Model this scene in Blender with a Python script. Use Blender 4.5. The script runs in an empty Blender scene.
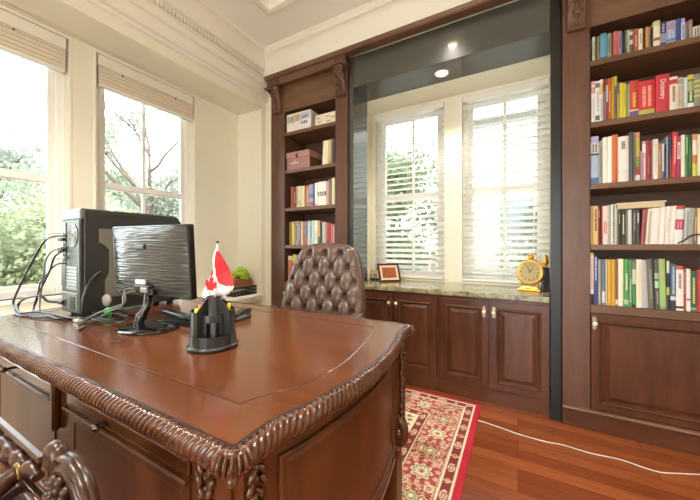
import bpy, bmesh, math, random
import numpy as np
from mathutils import Vector, Matrix

random.seed(7)
rng = np.random.default_rng(7)
sc = bpy.context.scene
COL = sc.collection
PI = math.pi

# ------------------------------------------------------------------ camera
CAM_H, FOC, YAW, V0 = 1.12, 303.0, math.radians(29.0), 246.0
SN, CS = math.sin(YAW), math.cos(YAW)
cam_d = bpy.data.cameras.new('camera')
cam_d.sensor_fit = 'HORIZONTAL'; cam_d.sensor_width = 36.0
cam_d.lens = 36.0 * FOC / 700.0
cam_d.shift_y = -4.0 / 700.0
cam_d.clip_start = 0.02; cam_d.clip_end = 200
cam = bpy.data.objects.new('camera', cam_d); COL.objects.link(cam)
cam.location = (0, 0, CAM_H); cam.rotation_euler = (PI / 2, 0, YAW)
sc.camera = cam


def ray(u, v):
    a = (u - 350) / FOC; b = (V0 - v) / FOC
    return (-SN + a * CS, CS + a * SN, b)


def onY(u, v, Y):
    r = ray(u, v); t = Y / r[1]; return Vector((r[0] * t, Y, CAM_H + r[2] * t))


def onX(u, v, X):
    r = ray(u, v); t = X / r[0]; return Vector((X, r[1] * t, CAM_H + r[2] * t))


def onZ(u, v, Z):
    r = ray(u, v); t = (Z - CAM_H) / r[2]; return Vector((r[0] * t, r[1] * t, Z))


# ------------------------------------------------------------------ materials
def srgb(c):
    if isinstance(c, str):
        c = [int(c[i:i + 2], 16) / 255 for i in (0, 2, 4)]
    return tuple((x / 12.92 if x <= .04045 else ((x + .055) / 1.055) ** 2.4) for x in c) + (1.0,)


def new_mat(name):
    m = bpy.data.materials.new(name); m.use_nodes = True
    nt = m.node_tree
    return m, nt, nt.nodes['Principled BSDF']


def plain(name, col, rough=.5, metal=0.0, var=.06, scale=30, bump=0.0, spec=.5, coat=0.0, ior=None):
    m, nt, b = new_mat(name)
    N, L = nt.nodes, nt.links
    c = srgb(col)
    tc = N.new('ShaderNodeTexCoord'); no = N.new('ShaderNodeTexNoise')
    no.inputs['Scale'].default_value = scale; no.inputs['Detail'].default_value = 3
    L.new(tc.outputs['Object'], no.inputs['Vector'])
    mx = N.new('ShaderNodeMix'); mx.data_type = 'RGBA'
    mx.inputs['A'].default_value = tuple(x * (1 - var) for x in c[:3]) + (1,)
    mx.inputs['B'].default_value = tuple(min(1, x * (1 + var)) for x in c[:3]) + (1,)
    L.new(no.outputs['Fac'], mx.inputs['Factor']); L.new(mx.outputs['Result'], b.inputs['Base Color'])
    b.inputs['Roughness'].default_value = rough; b.inputs['Metallic'].default_value = metal
    b.inputs['Specular IOR Level'].default_value = spec
    b.inputs['Coat Weight'].default_value = coat
    if bump:
        bp = N.new('ShaderNodeBump'); bp.inputs['Strength'].default_value = bump; bp.inputs['Distance'].default_value = .003
        L.new(no.outputs['Fac'], bp.inputs['Height']); L.new(bp.outputs['Normal'], b.inputs['Normal'])
    return m


def wood(name, dark, light, axis='x', scale=6.0, stretch=14.0, rough=.35, coat=.15, spec=.5, dist=.6, det=6):
    m, nt, b = new_mat(name)
    N, L = nt.nodes, nt.links
    tc = N.new('ShaderNodeTexCoord'); mp = N.new('ShaderNodeMapping')
    s = [stretch, stretch, stretch]; s['xyz'.index(axis)] = 1.0
    mp.inputs['Scale'].default_value = s
    L.new(tc.outputs['Object'], mp.inputs['Vector'])
    no = N.new('ShaderNodeTexNoise'); no.inputs['Scale'].default_value = scale; no.inputs['Detail'].default_value = det
    no.inputs['Roughness'].default_value = .6; no.inputs['Distortion'].default_value = dist
    L.new(mp.outputs['Vector'], no.inputs['Vector'])
    n2 = N.new('ShaderNodeTexNoise'); n2.inputs['Scale'].default_value = 1.7; n2.inputs['Detail'].default_value = 2
    L.new(tc.outputs['Object'], n2.inputs['Vector'])
    ad = N.new('ShaderNodeMath'); ad.operation = 'MULTIPLY_ADD'
    L.new(n2.outputs['Fac'], ad.inputs[0]); ad.inputs[1].default_value = .55
    sb = N.new('ShaderNodeMath'); sb.operation = 'SUBTRACT'; sb.inputs[1].default_value = .27
    L.new(no.outputs['Fac'], sb.inputs[0]); L.new(sb.outputs[0], ad.inputs[2])
    cr = N.new('ShaderNodeValToRGB')
    cr.color_ramp.elements[0].position = .3; cr.color_ramp.elements[0].color = srgb(dark)
    cr.color_ramp.elements[1].position = .72; cr.color_ramp.elements[1].color = srgb(light)
    L.new(ad.outputs[0], cr.inputs['Fac']); L.new(cr.outputs['Color'], b.inputs['Base Color'])
    b.inputs['Roughness'].default_value = rough; b.inputs['Coat Weight'].default_value = coat
    b.inputs['Coat Roughness'].default_value = .2; b.inputs['Specular IOR Level'].default_value = spec
    return m


# ------------------------------------------------------------------ mesh builder
class MB:
    def __init__(s):
        s.v = []; s.f = []; s.m = []; s.s = []

    def add(s, vs, fs, mat=0, smooth=False):
        o = len(s.v); s.v.extend(tuple(p) for p in vs)
        for f in fs:
            s.f.append(tuple(i + o for i in f)); s.m.append(mat); s.s.append(smooth)
        return s

    def box(s, x0, x1, y0, y1, z0, z1, mat=0, M=None):
        vs = [(x, y, z) for z in (z0, z1) for y in (y0, y1) for x in (x0, x1)]
        if M is not None: vs = [M @ Vector(p) for p in vs]
        return s.add(vs, [(0, 2, 3, 1), (4, 5, 7, 6), (0, 1, 5, 4), (2, 6, 7, 3), (0, 4, 6, 2), (1, 3, 7, 5)], mat)

    def cbox(s, x0, x1, y0, y1, z0, z1, c=.003, mat=0, M=None):
        """box with chamfered edges"""
        X = (x0, x1); Y = (y0, y1); Z = (z0, z1)
        vs = []; idx = {}
        for i in (0, 1):
            for j in (0, 1):
                for k in (0, 1):
                    sx, sy, sz = (c if i == 0 else -c), (c if j == 0 else -c), (c if k == 0 else -c)
                    for a, p in (('x', (X[i], Y[j] + sy, Z[k] + sz)), ('y', (X[i] + sx, Y[j], Z[k] + sz)), ('z', (X[i] + sx, Y[j] + sy, Z[k]))):
                        idx[(i, j, k, a)] = len(vs); vs.append(p)
        I = lambda i, j, k, a: idx[(i, j, k, a)]
        fs = []
        for i in (0, 1):
            fs.append([I(i, 0, 0, 'x'), I(i, 1, 0, 'x'), I(i, 1, 1, 'x'), I(i, 0, 1, 'x')])
            fs.append([I(0, i, 0, 'y'), I(1, i, 0, 'y'), I(1, i, 1, 'y'), I(0, i, 1, 'y')])
            fs.append([I(0, 0, i, 'z'), I(1, 0, i, 'z'), I(1, 1, i, 'z'), I(0, 1, i, 'z')])
        for i in (0, 1):
            for j in (0, 1):
                fs.append([I(i, j, 0, 'x'), I(i, j, 1, 'x'), I(i, j, 1, 'y'), I(i, j, 0, 'y')])
                fs.append([I(i, 0, j, 'x'), I(i, 1, j, 'x'), I(i, 1, j, 'z'), I(i, 0, j, 'z')])
                fs.append([I(0, i, j, 'y'), I(1, i, j, 'y'), I(1, i, j, 'z'), I(0, i, j, 'z')])
                for k in (0, 1):
                    fs.append([I(i, j, k, 'x'), I(i, j, k, 'y'), I(i, j, k, 'z')])
        ctr = Vector(((x0 + x1) / 2, (y0 + y1) / 2, (z0 + z1) / 2))
        out = []
        for f in fs:
            P = [Vector(vs[q]) for q in f]
            n = (P[1] - P[0]).cross(P[2] - P[0])
            if n.dot(sum(P, Vector()) / len(P) - ctr) < 0: f = f[::-1]
            out.append(tuple(f))
        if M is not None: vs = [M @ Vector(p) for p in vs]
        return s.add(vs, out, mat)

    def prism(s, pts, h0, h1, mat=0, axis='z', M=None, smooth=False):
        """extrude a 2-D outline; axis z: (x,y); y: (x,z); x: (y,z)"""
        n = len(pts)
        f3 = {'z': lambda a, b, h: (a, b, h), 'y': lambda a, b, h: (a, h, b), 'x': lambda a, b, h: (h, a, b)}[axis]
        vs = [f3(a, b, h0) for a, b in pts] + [f3(a, b, h1) for a, b in pts]
        if M is not None: vs = [M @ Vector(p) for p in vs]
        s.add(vs, [tuple(range(n))[::-1], tuple(range(n, 2 * n))], mat)
        o = len(s.v) - 2 * n
        for i in range(n):
            j = (i + 1) % n
            s.f.append((o + i, o + j, o + n + j, o + n + i)); s.m.append(mat); s.s.append(smooth)
        return s

    def tube(s, pts, r, n=8, mat=0, caps=True, close=False):
        pts = [Vector(p) for p in pts]; m = len(pts)
        rs = r if isinstance(r, (list, tuple)) else [r] * m
        up = None; vs = []
        for i, p in enumerate(pts):
            if close: t = pts[(i + 1) % m] - pts[i - 1]
            else: t = pts[min(i + 1, m - 1)] - pts[max(i - 1, 0)]
            if t.length < 1e-9: t = Vector((0, 0, 1))
            t.normalize()
            if up is None:
                up = Vector((0, 0, 1)) if abs(t.z) < .9 else Vector((1, 0, 0))
            a = up - t * up.dot(t)
            if a.length < 1e-6: a = t.orthogonal()
            a.normalize(); b = t.cross(a); up = a
            for k in range(n):
                q = 2 * PI * k / n
                vs.append(p + (a * math.cos(q) + b * math.sin(q)) * rs[i])
        fs = []
        for i in range(m if close else m - 1):
            j = (i + 1) % m
            for k in range(n):
                k2 = (k + 1) % n
                fs.append((i * n + k, i * n + k2, j * n + k2, j * n + k))
        s.add(vs, fs, mat, True)
        if caps and not close:
            o = len(s.v) - m * n
            s.f.append(tuple(o + k for k in range(n))[::-1]); s.m.append(mat); s.s.append(False)
            s.f.append(tuple(o + (m - 1) * n + k for k in range(n))); s.m.append(mat); s.s.append(False)
        return s

    def lathe(s, prof, c=(0, 0, 0), axis='z', n=24, mat=0, M=None):
        """prof: list of (r, h)"""
        vs = []
        for r, h in prof:
            for k in range(n):
                q = 2 * PI * k / n; a, b = r * math.cos(q), r * math.sin(q)
                p = {'z': (a, b, h), 'y': (a, -h, b), 'x': (h, a, b)}[axis]
                p = Vector(p) + Vector(c)
                vs.append(M @ p if M is not None else p)
        fs = []
        m = len(prof)
        for i in range(m - 1):
            for k in range(n):
                k2 = (k + 1) % n
                fs.append((i * n + k, i * n + k2, (i + 1) * n + k2, (i + 1) * n + k))
        s.add(vs, fs, mat, True); o = len(s.v) - m * n
        for cap in (tuple(o + k for k in range(n))[::-1], tuple(o + (m - 1) * n + k for k in range(n))):
            s.f.append(cap); s.m.append(mat); s.s.append(False)
        return s

    def ball(s, c, r, mat=0, n=12, m=8, M=None):
        rx, ry, rz = r if isinstance(r, (list, tuple)) else (r, r, r)
        vs = []
        for i in range(m + 1):
            t = PI * i / m
            for k in range(n):
                q = 2 * PI * k / n
                p = Vector((rx * math.sin(t) * math.cos(q), ry * math.sin(t) * math.sin(q), -rz * math.cos(t)))
                if M is not None: p = M @ p
                vs.append(p + Vector(c))
        fs = [(i * n + k, i * n + (k + 1) % n, (i + 1) * n + (k + 1) % n, (i + 1) * n + k) for i in range(m) for k in range(n)]
        return s.add(vs, fs, mat, True)

    def grid(s, P, mat=0, smooth=True, closeu=False):
        """P[i][j] points"""
        a, b = len(P), len(P[0])
        vs = [p for row in P for p in row]
        fs = []
        for i in range(a if closeu else a - 1):
            i2 = (i + 1) % a
            for j in range(b - 1):
                fs.append((i * b + j, i2 * b + j, i2 * b + j + 1, i * b + j + 1))
        return s.add(vs, fs, mat, smooth)

    def loft_rect(s, x0, x1, z0, z1, loops, back, mat=0, fieldmat=None):
        """panel facing -Y: loops = [(inset, y)], closing with a field; back = y of the rear face"""
        vs = []
        for ins, y in [(0, back)] + list(loops):
            vs += [(x0 + ins, y, z0 + ins), (x1 - ins, y, z0 + ins), (x1 - ins, y, z1 - ins), (x0 + ins, y, z1 - ins)]
        fs = [(3, 2, 1, 0)]
        k = len(loops) + 1
        for i in range(k - 1):
            for j in range(4):
                j2 = (j + 1) % 4
                fs.append((i * 4 + j, i * 4 + j2, (i + 1) * 4 + j2, (i + 1) * 4 + j))
        s.add(vs, fs, mat)
        o = len(s.v) - 4
        s.f.append((o, o + 1, o + 2, o + 3)); s.m.append(mat if fieldmat is None else fieldmat); s.s.append(False)
        return s

    def build(s, name, mats, parent=None, origin=(0, 0, 0), bevel=0, local=False):
        """origin: world origin of the mesh (root position); with a parent the mesh is taken relative to the parent's root"""
        me = bpy.data.meshes.new(name)
        o = Vector(origin)
        if parent is not None and not local:
            o = Vector(parent.get('_org', (0, 0, 0)))
        vs = np.array(s.v, dtype=float).reshape(-1, 3) - np.array(o)
        me.from_pydata([tuple(p) for p in vs], [], s.f)
        if not isinstance(mats, (list, tuple)): mats = [mats]
        for m in mats: me.materials.append(m)
        me.polygons.foreach_set('material_index', s.m)
        me.polygons.foreach_set('use_smooth', s.s)
        me.update()
        ob = bpy.data.objects.new(name, me); COL.objects.link(ob)
        if parent is not None:
            ob.parent = parent
            if not local: ORG[ob.name] = tuple(o); ob['_org'] = tuple(o)
        else:
            ob.location = o; ob['_org'] = tuple(o)
        if bevel:
            bv = ob.modifiers.new('bevel', 'BEVEL'); bv.width = bevel; bv.segments = 2; bv.limit_method = 'ANGLE'
            bv.angle_limit = math.radians(40)
        return ob


ORG = {}


def tag(o, label, cat, group=None):
    o['label'] = label; o['category'] = cat
    if group: o['group'] = group
    return o


def thing(name, label, cat, loc=(0, 0, 0), rz=0.0, group=None):
    o = bpy.data.objects.new(name, None); COL.objects.link(o)
    o.empty_display_size = .05
    o.location = loc; o.rotation_euler = (0, 0, rz); o['_org'] = tuple(loc)
    return tag(o, label, cat, group)


def struct(o):
    o['kind'] = 'structure'; return o


def lab(o, t):
    o['label'] = t; return o


def smooth_path(pts, n=8):
    P = [Vector(p) for p in pts]; out = []
    for i in range(len(P) - 1):
        p0, p1, p2, p3 = P[max(i - 1, 0)], P[i], P[i + 1], P[min(i + 2, len(P) - 1)]
        for k in range(n):
            t = k / n
            out.append(.5 * ((2 * p1) + (p2 - p0) * t + (2 * p0 - 5 * p1 + 4 * p2 - p3) * t * t + (3 * p1 - p0 - 3 * p2 + p3) * t ** 3))
    out.append(P[-1]); return out


def copy_tree(o, parent=None):
    c = o.copy(); COL.objects.link(c)
    if parent is not None: c.parent = parent
    for ch in list(o.children): copy_tree(ch, c)
    return c


# colours
CREAM = plain('cream wall paint', 'F2EEDC', .6, var=.02, scale=4, spec=.3)
TRIMW = plain('ivory trim paint', 'F4F1E6', .45, var=.015, scale=5)
CEIL = plain('ceiling paint', 'FBFAF3', .7, var=.02, scale=3, spec=.2)
WHITE = plain('white window paint', 'F4F3EE', .4, var=.01)
SLATW = plain('white blind slat', 'F3F2ED', .45, var=.01)
CASEW_V = wood('walnut case vertical grain', '543829', '6C4A38', 'z', 3, 6, .34, .12, dist=.1, det=3)
CASEW_H = wood('walnut case level grain', '61442F', '7C5943', 'x', 3, 6, .34, .12, dist=.1, det=3)
CASE_IN = wood('walnut case inside', '54392A', '6E4E3B', 'x', 5, 12, .5, .0)
CABW_V = wood('cherry cabinet vertical grain', '4A2A1B', '633B26', 'z', 3, 6, .28, .1, spec=.35, dist=.1, det=3)
CABW_H = wood('cherry cabinet level grain', '4C2C1C', '643C27', 'x', 3, 6, .28, .1, spec=.35, dist=.1, det=3)
DESKW = wood('mahogany desk level grain', '5A3017', '6C3C1E', 'x', 2.2, 6, .2, .3, dist=.0, det=2)
DESKV = wood('mahogany desk vertical grain', '4C2811', '623619', 'z', 2.2, 6, .34, .05, spec=.35, dist=.0, det=2)
CARVE = wood('carved mahogany', '3F200F', '60351B', 'x', 20, 3, .22, .3)
CARVC = wood('carved walnut', '523727', '785440', 'x', 12, 3, .36, .15)
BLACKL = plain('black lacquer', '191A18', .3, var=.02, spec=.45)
BLACK_REFL = plain('black lacquer reflected grey', '3C3E39', .22, var=.02, spec=.9, coat=.5)  # same lacquer; the bright room's reflection is put into its greyer base colour
BRASS = plain('worn brass', 'A39478', .35, 1.0)
PORC = plain('ivory porcelain', 'EFE6D6', .2, spec=.6)
GOLD = plain('bright gold', 'EDBA55', .3, .75)
BLK = plain('black plastic', '1C1C1B', .35)
DGREY = plain('dark grey plastic', '353633', .4)
CHROME = plain('chrome', 'C8C8C4', .15, 1.0)
PAPER = plain('page edges', 'E9DFC6', .8, var=.08, scale=200)
# ================================================================== ROOM
XL, XW, XR = -2.29, -2.63, 1.24        # left wall face, left window wall, right wall
YB, YN, YREAR = 2.28, 2.27, -3.2       # wall above the bookcases, niche end wall, open rear
ZC, ZS = 3.05, 2.525                   # ceiling border, niche soffit


def floor_mat():
    m, nt, b = new_mat('cherry floor boards')
    N, L = nt.nodes, nt.links
    tc = N.new('ShaderNodeTexCoord')
    br = N.new('ShaderNodeTexBrick')
    br.inputs['Scale'].default_value = 1.0; br.inputs['Brick Width'].default_value = .95; br.inputs['Row Height'].default_value = .083
    br.inputs['Mortar Size'].default_value = .0012; br.inputs['Mortar Smooth'].default_value = .3; br.inputs['Bias'].default_value = 0
    br.inputs['Color1'].default_value = srgb('7A3C1E'); br.inputs['Color2'].default_value = srgb('9E5830'); br.inputs['Mortar'].default_value = srgb('3A1B0C')
    br.offset = .37; br.offset_frequency = 3
    L.new(tc.outputs['Object'], br.inputs['Vector'])
    mp = N.new('ShaderNodeMapping'); mp.inputs['Scale'].default_value = (2, 26, 1)
    L.new(tc.outputs['Object'], mp.inputs['Vector'])
    no = N.new('ShaderNodeTexNoise'); no.inputs['Scale'].default_value = 2.5; no.inputs['Detail'].default_value = 5
    L.new(mp.outputs['Vector'], no.inputs['Vector'])
    mx = N.new('ShaderNodeMix'); mx.data_type = 'RGBA'; mx.blend_type = 'OVERLAY'; mx.inputs['Factor'].default_value = .45
    L.new(br.outputs['Color'], mx.inputs['A'])
    L.new(no.outputs['Fac'], mx.inputs['B'])
    L.new(mx.outputs['Result'], b.inputs['Base Color'])
    b.inputs['Roughness'].default_value = .24; b.inputs['Coat Weight'].default_value = .2
    bp = N.new('ShaderNodeBump'); bp.inputs['Strength'].default_value = .25; bp.inputs['Distance'].default_value = .002; bp.invert = True
    L.new(br.outputs['Fac'], bp.inputs['Height']); L.new(bp.outputs['Normal'], b.inputs['Normal'])
    return m


mb = MB(); mb.box(XW - .12, XR + .1, YREAR, 3.05, -.1, 0)
struct(mb.build('floor', floor_mat()))

# ceiling: border + raised tray
TX0, TX1, TY0, TY1, ZT = -1.77, .72, -1.9, 1.83, 3.17
mb = MB()
mb.box(XW - .12, TX0, YREAR, 3.05, ZC, ZC + .3); mb.box(TX1, XR + .1, YREAR, 3.05, ZC, ZC + .3)
mb.box(TX0, TX1, TY1, 3.05, ZC, ZC + .3); mb.box(TX0, TX1, YREAR, TY0, ZC, ZC + .3)
mb.box(TX0, TX1, TY0, TY1, ZT, ZC + .3)
struct(mb.build('ceiling', CEIL))
mb = MB()                                 # moulding round the tray
def frame_sweep(mb, x0, x1, y0, y1, prof, inward=True):
    """prof: list of (offset into the opening, z) ; rectangle swept with mitred corners"""
    sgn = 1 if inward else -1
    P = []
    for d, z in prof:
        d *= sgn
        P.append([(x0 + d, y0 + d, z), (x1 - d, y0 + d, z), (x1 - d, y1 - d, z), (x0 + d, y1 - d, z), (x0 + d, y0 + d, z)])
    mb.grid(P, smooth=False)
frame_sweep(mb, TX0, TX1, TY0, TY1, [(-.05, ZC), (-.05, ZC - .012), (-.03, ZC - .02), (0, ZC - .012), (.004, ZC), (.004, ZC + .06), (.015, ZC + .075), (.03, ZC + .085), (.05, ZC + .115), (.06, ZT)])
struct(mb.build('trim_1', TRIMW))

# left wall with its window recess
WIN = [(-.2, .862), (1.012, 1.762)]        # openings in Y
WZ0, WZ1 = .80, 2.505
mb = MB()
mb.box(XL - .30, XL, YREAR, 3.05, ZS, ZC + .05)            # header above the recess (its underside is the soffit)
mb.box(XW - .12, XW, YREAR, 3.05, 0, WZ0)
mb.box(XW - .12, XW, YREAR, WIN[0][0], WZ0, ZS + .02)
mb.box(XW - .12, XW, WIN[0][1], WIN[1][0], WZ0, ZS + .02)
mb.box(XW - .12, XW, WIN[1][1], 3.05, WZ0, ZS + .02)
mb.box(XW - .12, XW, WIN[0][0], WIN[0][1], WZ1, ZS + .02)
mb.box(XW - .12, XW, WIN[1][0], WIN[1][1], WZ1, ZS + .02)
mb.box(XW - .12, XL - .29, YREAR, 3.05, ZS, ZS + .3)
mb.box(XW, XL, YN, 3.0, 0, ZS + .01)                        # recess end wall
mb.box(XW, XL - .02, YREAR, YN, 0, .60)                     # ledge under the recess
struct(mb.build('wall_left', CREAM))
mb = MB()
mb.cbox(XW, XL + .015, YREAR, YN + .03, .60, .632, .006); mb.cbox(XL - .02, XL + .004, YREAR, YN + .03, .565, .60, .008)
struct(mb.build('trim_2', TRIMW))

# back wall: above bookcases + window bay
BX0, BX1, YW = -1.36, .245, 2.90
BWIN = [(-1.305, -.60), (-.445, .226)]
BZ0, BZ1 = .80, 2.47
mb = MB()
mb.box(XL, XR, YB, 3.05, 2.80, ZC + .02)
mb.box(XL, BX0 - .05, 2.665, 3.05, 0, 2.85); mb.box(BX1 + .05, XR, 2.665, 3.05, 0, 2.85)
mb.box(BX0 - .06, BX0, 2.665, 3.02, 0, 2.6); mb.box(BX1, BX1 + .06, 2.665, 3.02, 0, 2.6)
mb.box(BX0, BX1, 2.63, 3.02, 2.50, 2.6)
mb.box(BX0, BX1, YW, 3.02, 0, BZ0); mb.box(BX0, BX1, YW, 3.02, BZ1, 2.51)
mb.box(BX0, BWIN[0][0], YW, 3.02, BZ0, BZ1); mb.box(BWIN[0][1], BWIN[1][0], YW, 3.02, BZ0, BZ1); mb.box(BWIN[1][1], BX1, YW, 3.02, BZ0, BZ1)
mb.box(XL, -2.212, 2.335, 2.7, 0, 2.8)
struct(mb.build('wall_back', CREAM))
mb = MB(); mb.box(XR, XR + .1, YREAR, 3.05, 0, ZC + .05)
struct(mb.build('wall_right', CREAM))
mb = MB(); RX0, RX1, RZ = -1.3, .75, 2.45
mb.box(XW - .12, RX0, YREAR - .1, YREAR, 0, ZC + .3); mb.box(RX1, XR + .1, YREAR - .1, YREAR, 0, ZC + .3); mb.box(RX0, RX1, YREAR - .1, YREAR, RZ, ZC + .3)
struct(mb.build('wall_rear', CREAM))
mb = MB(); mb.cbox(XR - .018, XR, YREAR, 2.27, 0, .14, .006)
struct(mb.build('baseboard_right', TRIMW))

# crown mouldings
def sweep_x(mb, prof, x0, x1, mit0=0, mit1=0):            # prof: (y, z)
    mb.grid([[(x0 - mit0 * (y - prof[0][0]), y, z), (x1 + mit1 * (y - prof[0][0]), y, z)] for y, z in prof], smooth=False)
def sweep_y(mb, prof, y0, y1, mit1=0):                     # prof: (x, z)
    mb.grid([[(x, y0, z), (x, y1 + mit1 * (x - prof[0][0]), z)] for x, z in prof], smooth=False)
def cove(a0, z0, a1, z1, n=6, bulge=1):
    out = []
    for i in range(n + 1):
        q = PI / 2 * i / n
        out.append((a0 + (a1 - a0) * (1 - math.cos(q)), z0 + (z1 - z0) * math.sin(q)))
    return out
mb = MB()
pl = [(0, 2.603), (.020, 2.610), (.026, 2.626), (.010, 2.631), (.010, 2.640), (.030, 2.650), (.034, 2.672), (.012, 2.678), (.012, 2.752), (.032, 2.760), (.034, 2.784),
      (.018, 2.795), (.018, 2.815), (.030, 2.828), (.030, 2.882), (.058, 2.892), (.062, 2.905)] 
pl += [(.062 + .058 * (1 - math.cos(q)), 2.905 + .115 * math.sin(q)) for q in [PI / 2 * i / 6 for i in range(1, 7)]]
pl += [(.128, 3.022), (.130, 3.036), (.140, 3.051)]
sweep_y(mb, [(XL + a, z) for a, z in pl], YREAR, 2.42, 0)
y = YREAR
while y < 2.25:                                            # dentils
    mb.box(XL + .028, XL + .056, y, y + .019, 2.836, 2.874); y += .029
struct(mb.build('trim_3', TRIMW))
mb = MB()
pb = [(YB - .0, 2.800), (YB - .012, 2.835), (YB - .02, 2.85), (YB - .02, 2.862), (YB - .012, 2.872)]
pb += [(YB - .012 - .075 * (1 - math.cos(q)), 2.872 + .13 * math.sin(q)) for q in [PI / 2 * i / 8 for i in range(1, 9)]]
pb += [(YB - .092, 3.01), (YB - .092, 3.03), (YB - .105, 3.04), (YB - .11, 3.051)]
sweep_x(mb, pb, XL - .0, XR)
struct(mb.build('trim_4', TRIMW))

# ------------------------------------------------------------------ windows
def glass_mat():
    m = bpy.data.materials.new('window glass'); m.use_nodes = True
    nt = m.node_tree; N, L = nt.nodes, nt.links
    N.remove(N['Principled BSDF'])
    tr = N.new('ShaderNodeBsdfTransparent'); gl = N.new('ShaderNodeBsdfGlossy'); gl.inputs['Roughness'].default_value = .02
    tr.inputs['Color'].default_value = (.95, .97, .96, 1)
    fr = N.new('ShaderNodeFresnel'); fr.inputs['IOR'].default_value = 1.3
    mx = N.new('ShaderNodeMixShader')
    L.new(fr.outputs[0], mx.inputs[0]); L.new(tr.outputs[0], mx.inputs[1]); L.new(gl.outputs[0], mx.inputs[2])
    L.new(mx.outputs[0], N['Material Output'].inputs['Surface'])
    return m
GLASS = glass_mat()

def rect_frame(mb, axis, a0, a1, z0, z1, d0, d1, w, mat=0):
    """frame of width w in the plane across axis ('x': plane of constant x, a = y)"""
    def bx(p0, p1, q0, q1):
        if axis == 'x': mb.cbox(d0, d1, p0, p1, q0, q1, .004, mat)
        else: mb.cbox(p0, p1, d0, d1, q0, q1, .004, mat)
    bx(a0, a0 + w, z0, z1); bx(a1 - w, a1, z0, z1); bx(a0 + w, a1 - w, z0, z0 + w); bx(a0 + w, a1 - w, z1 - w, z1)

def window(name, axis, a0, a1, z0, z1, d, sgn, mull, rail, casing):
    """d: wall face, sgn: outward direction along the axis"""
    root = bpy.data.objects.new(name, None); COL.objects.link(root); struct(root)
    c = (d, (a0 + a1) / 2, z0) if axis == 'x' else ((a0 + a1) / 2, d, z0)
    root.location = c; root['_org'] = c
    def P(o0, o1): return (min(d + sgn * o0, d + sgn * o1), max(d + sgn * o0, d + sgn * o1))
    mb = MB(); rect_frame(mb, axis, a0, a1, z0, z1, *P(.06, .115), .045)
    # sash frames: upper and lower
    rect_frame(mb, axis, a0 + .04, a1 - .04, rail - .024, z1 - .04, *P(.075, .105), .045)
    rect_frame(mb, axis, a0 + .04, a1 - .04, z0 + .03, rail + .024, *P(.066, .098), .045)
    mb.build('frame', WHITE, root)
    mb = MB()
    dd = P(.078, .102)
    if axis == 'x':
        mb.cbox(dd[0], dd[1], mull - .012, mull + .012, rail, z1 - .05, .004); mb.cbox(dd[0], dd[1], mull - .012, mull + .012, z0 + .05, rail, .004) if casing != 'plainlow' else None
    else:
        mb.cbox(mull - .012, mull + .012, dd[0], dd[1], z0 + .05, z1 - .05, .004)
    mb.build('muntin', WHITE, root)
    mb = MB(); g = P(.088, .091)
    if axis == 'x': mb.box(g[0], g[1], a0 + .05, a1 - .05, z0 + .05, z1 - .05)
    else: mb.box(a0 + .05, a1 - .05, g[0], g[1], z0 + .05, z1 - .05)
    mb.build('pane', GLASS, root)
    # casing trim on the wall face
    mb = MB(); k = P(-.004, 0)
    wv = .014
    for (p0, p1, q0, q1) in ((a0 - wv, a0, z0, z1), (a1, a1 + wv, z0, z1), (a0 - wv, a1 + wv, z1, z1 + wv)):
        if axis == 'x': mb.box(k[0], k[1], p0, p1, q0, q1)
        else: mb.box(p0, p1, k[0], k[1], q0, q1)
    mb.build('casing', TRIMW, root)
    mb = MB(); k = P(-.02, .06)
    if axis == 'x': mb.cbox(k[0], k[1], a0 - .02, a1 + .02, z0 - .025, z0, .004)
    else: mb.cbox(a0, a1, d + .001, k[1], z0 - .012, z0, .002)
    mb.build('sill', WHITE, root)
    return root

window('window_1', 'x', WIN[0][0], WIN[0][1], WZ0, WZ1, XW, -1, .33, 1.555, 'plainlow')
window('window_2', 'x', WIN[1][0], WIN[1][1], WZ0, WZ1, XW, -1, 1.368, 1.575, '')
window('window_3', 'y', BWIN[0][0], BWIN[0][1], BZ0, BZ1, YW, 1, -.925, 1.61, '')
window('window_4', 'y', BWIN[1][0], BWIN[1][1], BZ0, BZ1, YW, 1, -.10, 1.61, '')

# raised blinds of the left wall
for i, (y0, y1) in enumerate(WIN):
    t = thing('raised_blind', ['raised ivory blind stacked at the top of the tall window nearest the camera', 'raised ivory blind stacked at the top of the window behind the computer'][i], 'blind',
              (XW, (y0 + y1) / 2, 2.29), 0, 'raised blinds on the left wall')
    mb = MB(); mb.cbox(XW - .058, XW + .0, y0 + .012, y1 - .012, 2.425, WZ1 - .004, .004); mb.build('headbox', TRIMW, t)
    mb = MB()
    for k in range(9):
        z = 2.42 - k * .0135
        mb.box(XW - .052, XW - .002 - .004 * (k % 2), y0 + .016, y1 - .016, z - .0115, z)
    mb.build('slat_stack', plain('ivory slats %d' % i, 'E6DCC8', .5), t)
    mb = MB(); mb.cbox(XW - .05, XW - .002, y0 + .016, y1 - .016, 2.278, 2.298, .004); mb.build('bottom_rail', TRIMW, t)
    mb = MB()
    for f in (.22, .76):
        mb.ball((XW + .004, y0 + f * (y1 - y0), 2.412), .006)
    mb.build('cord_clip', DGREY, t)

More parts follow.
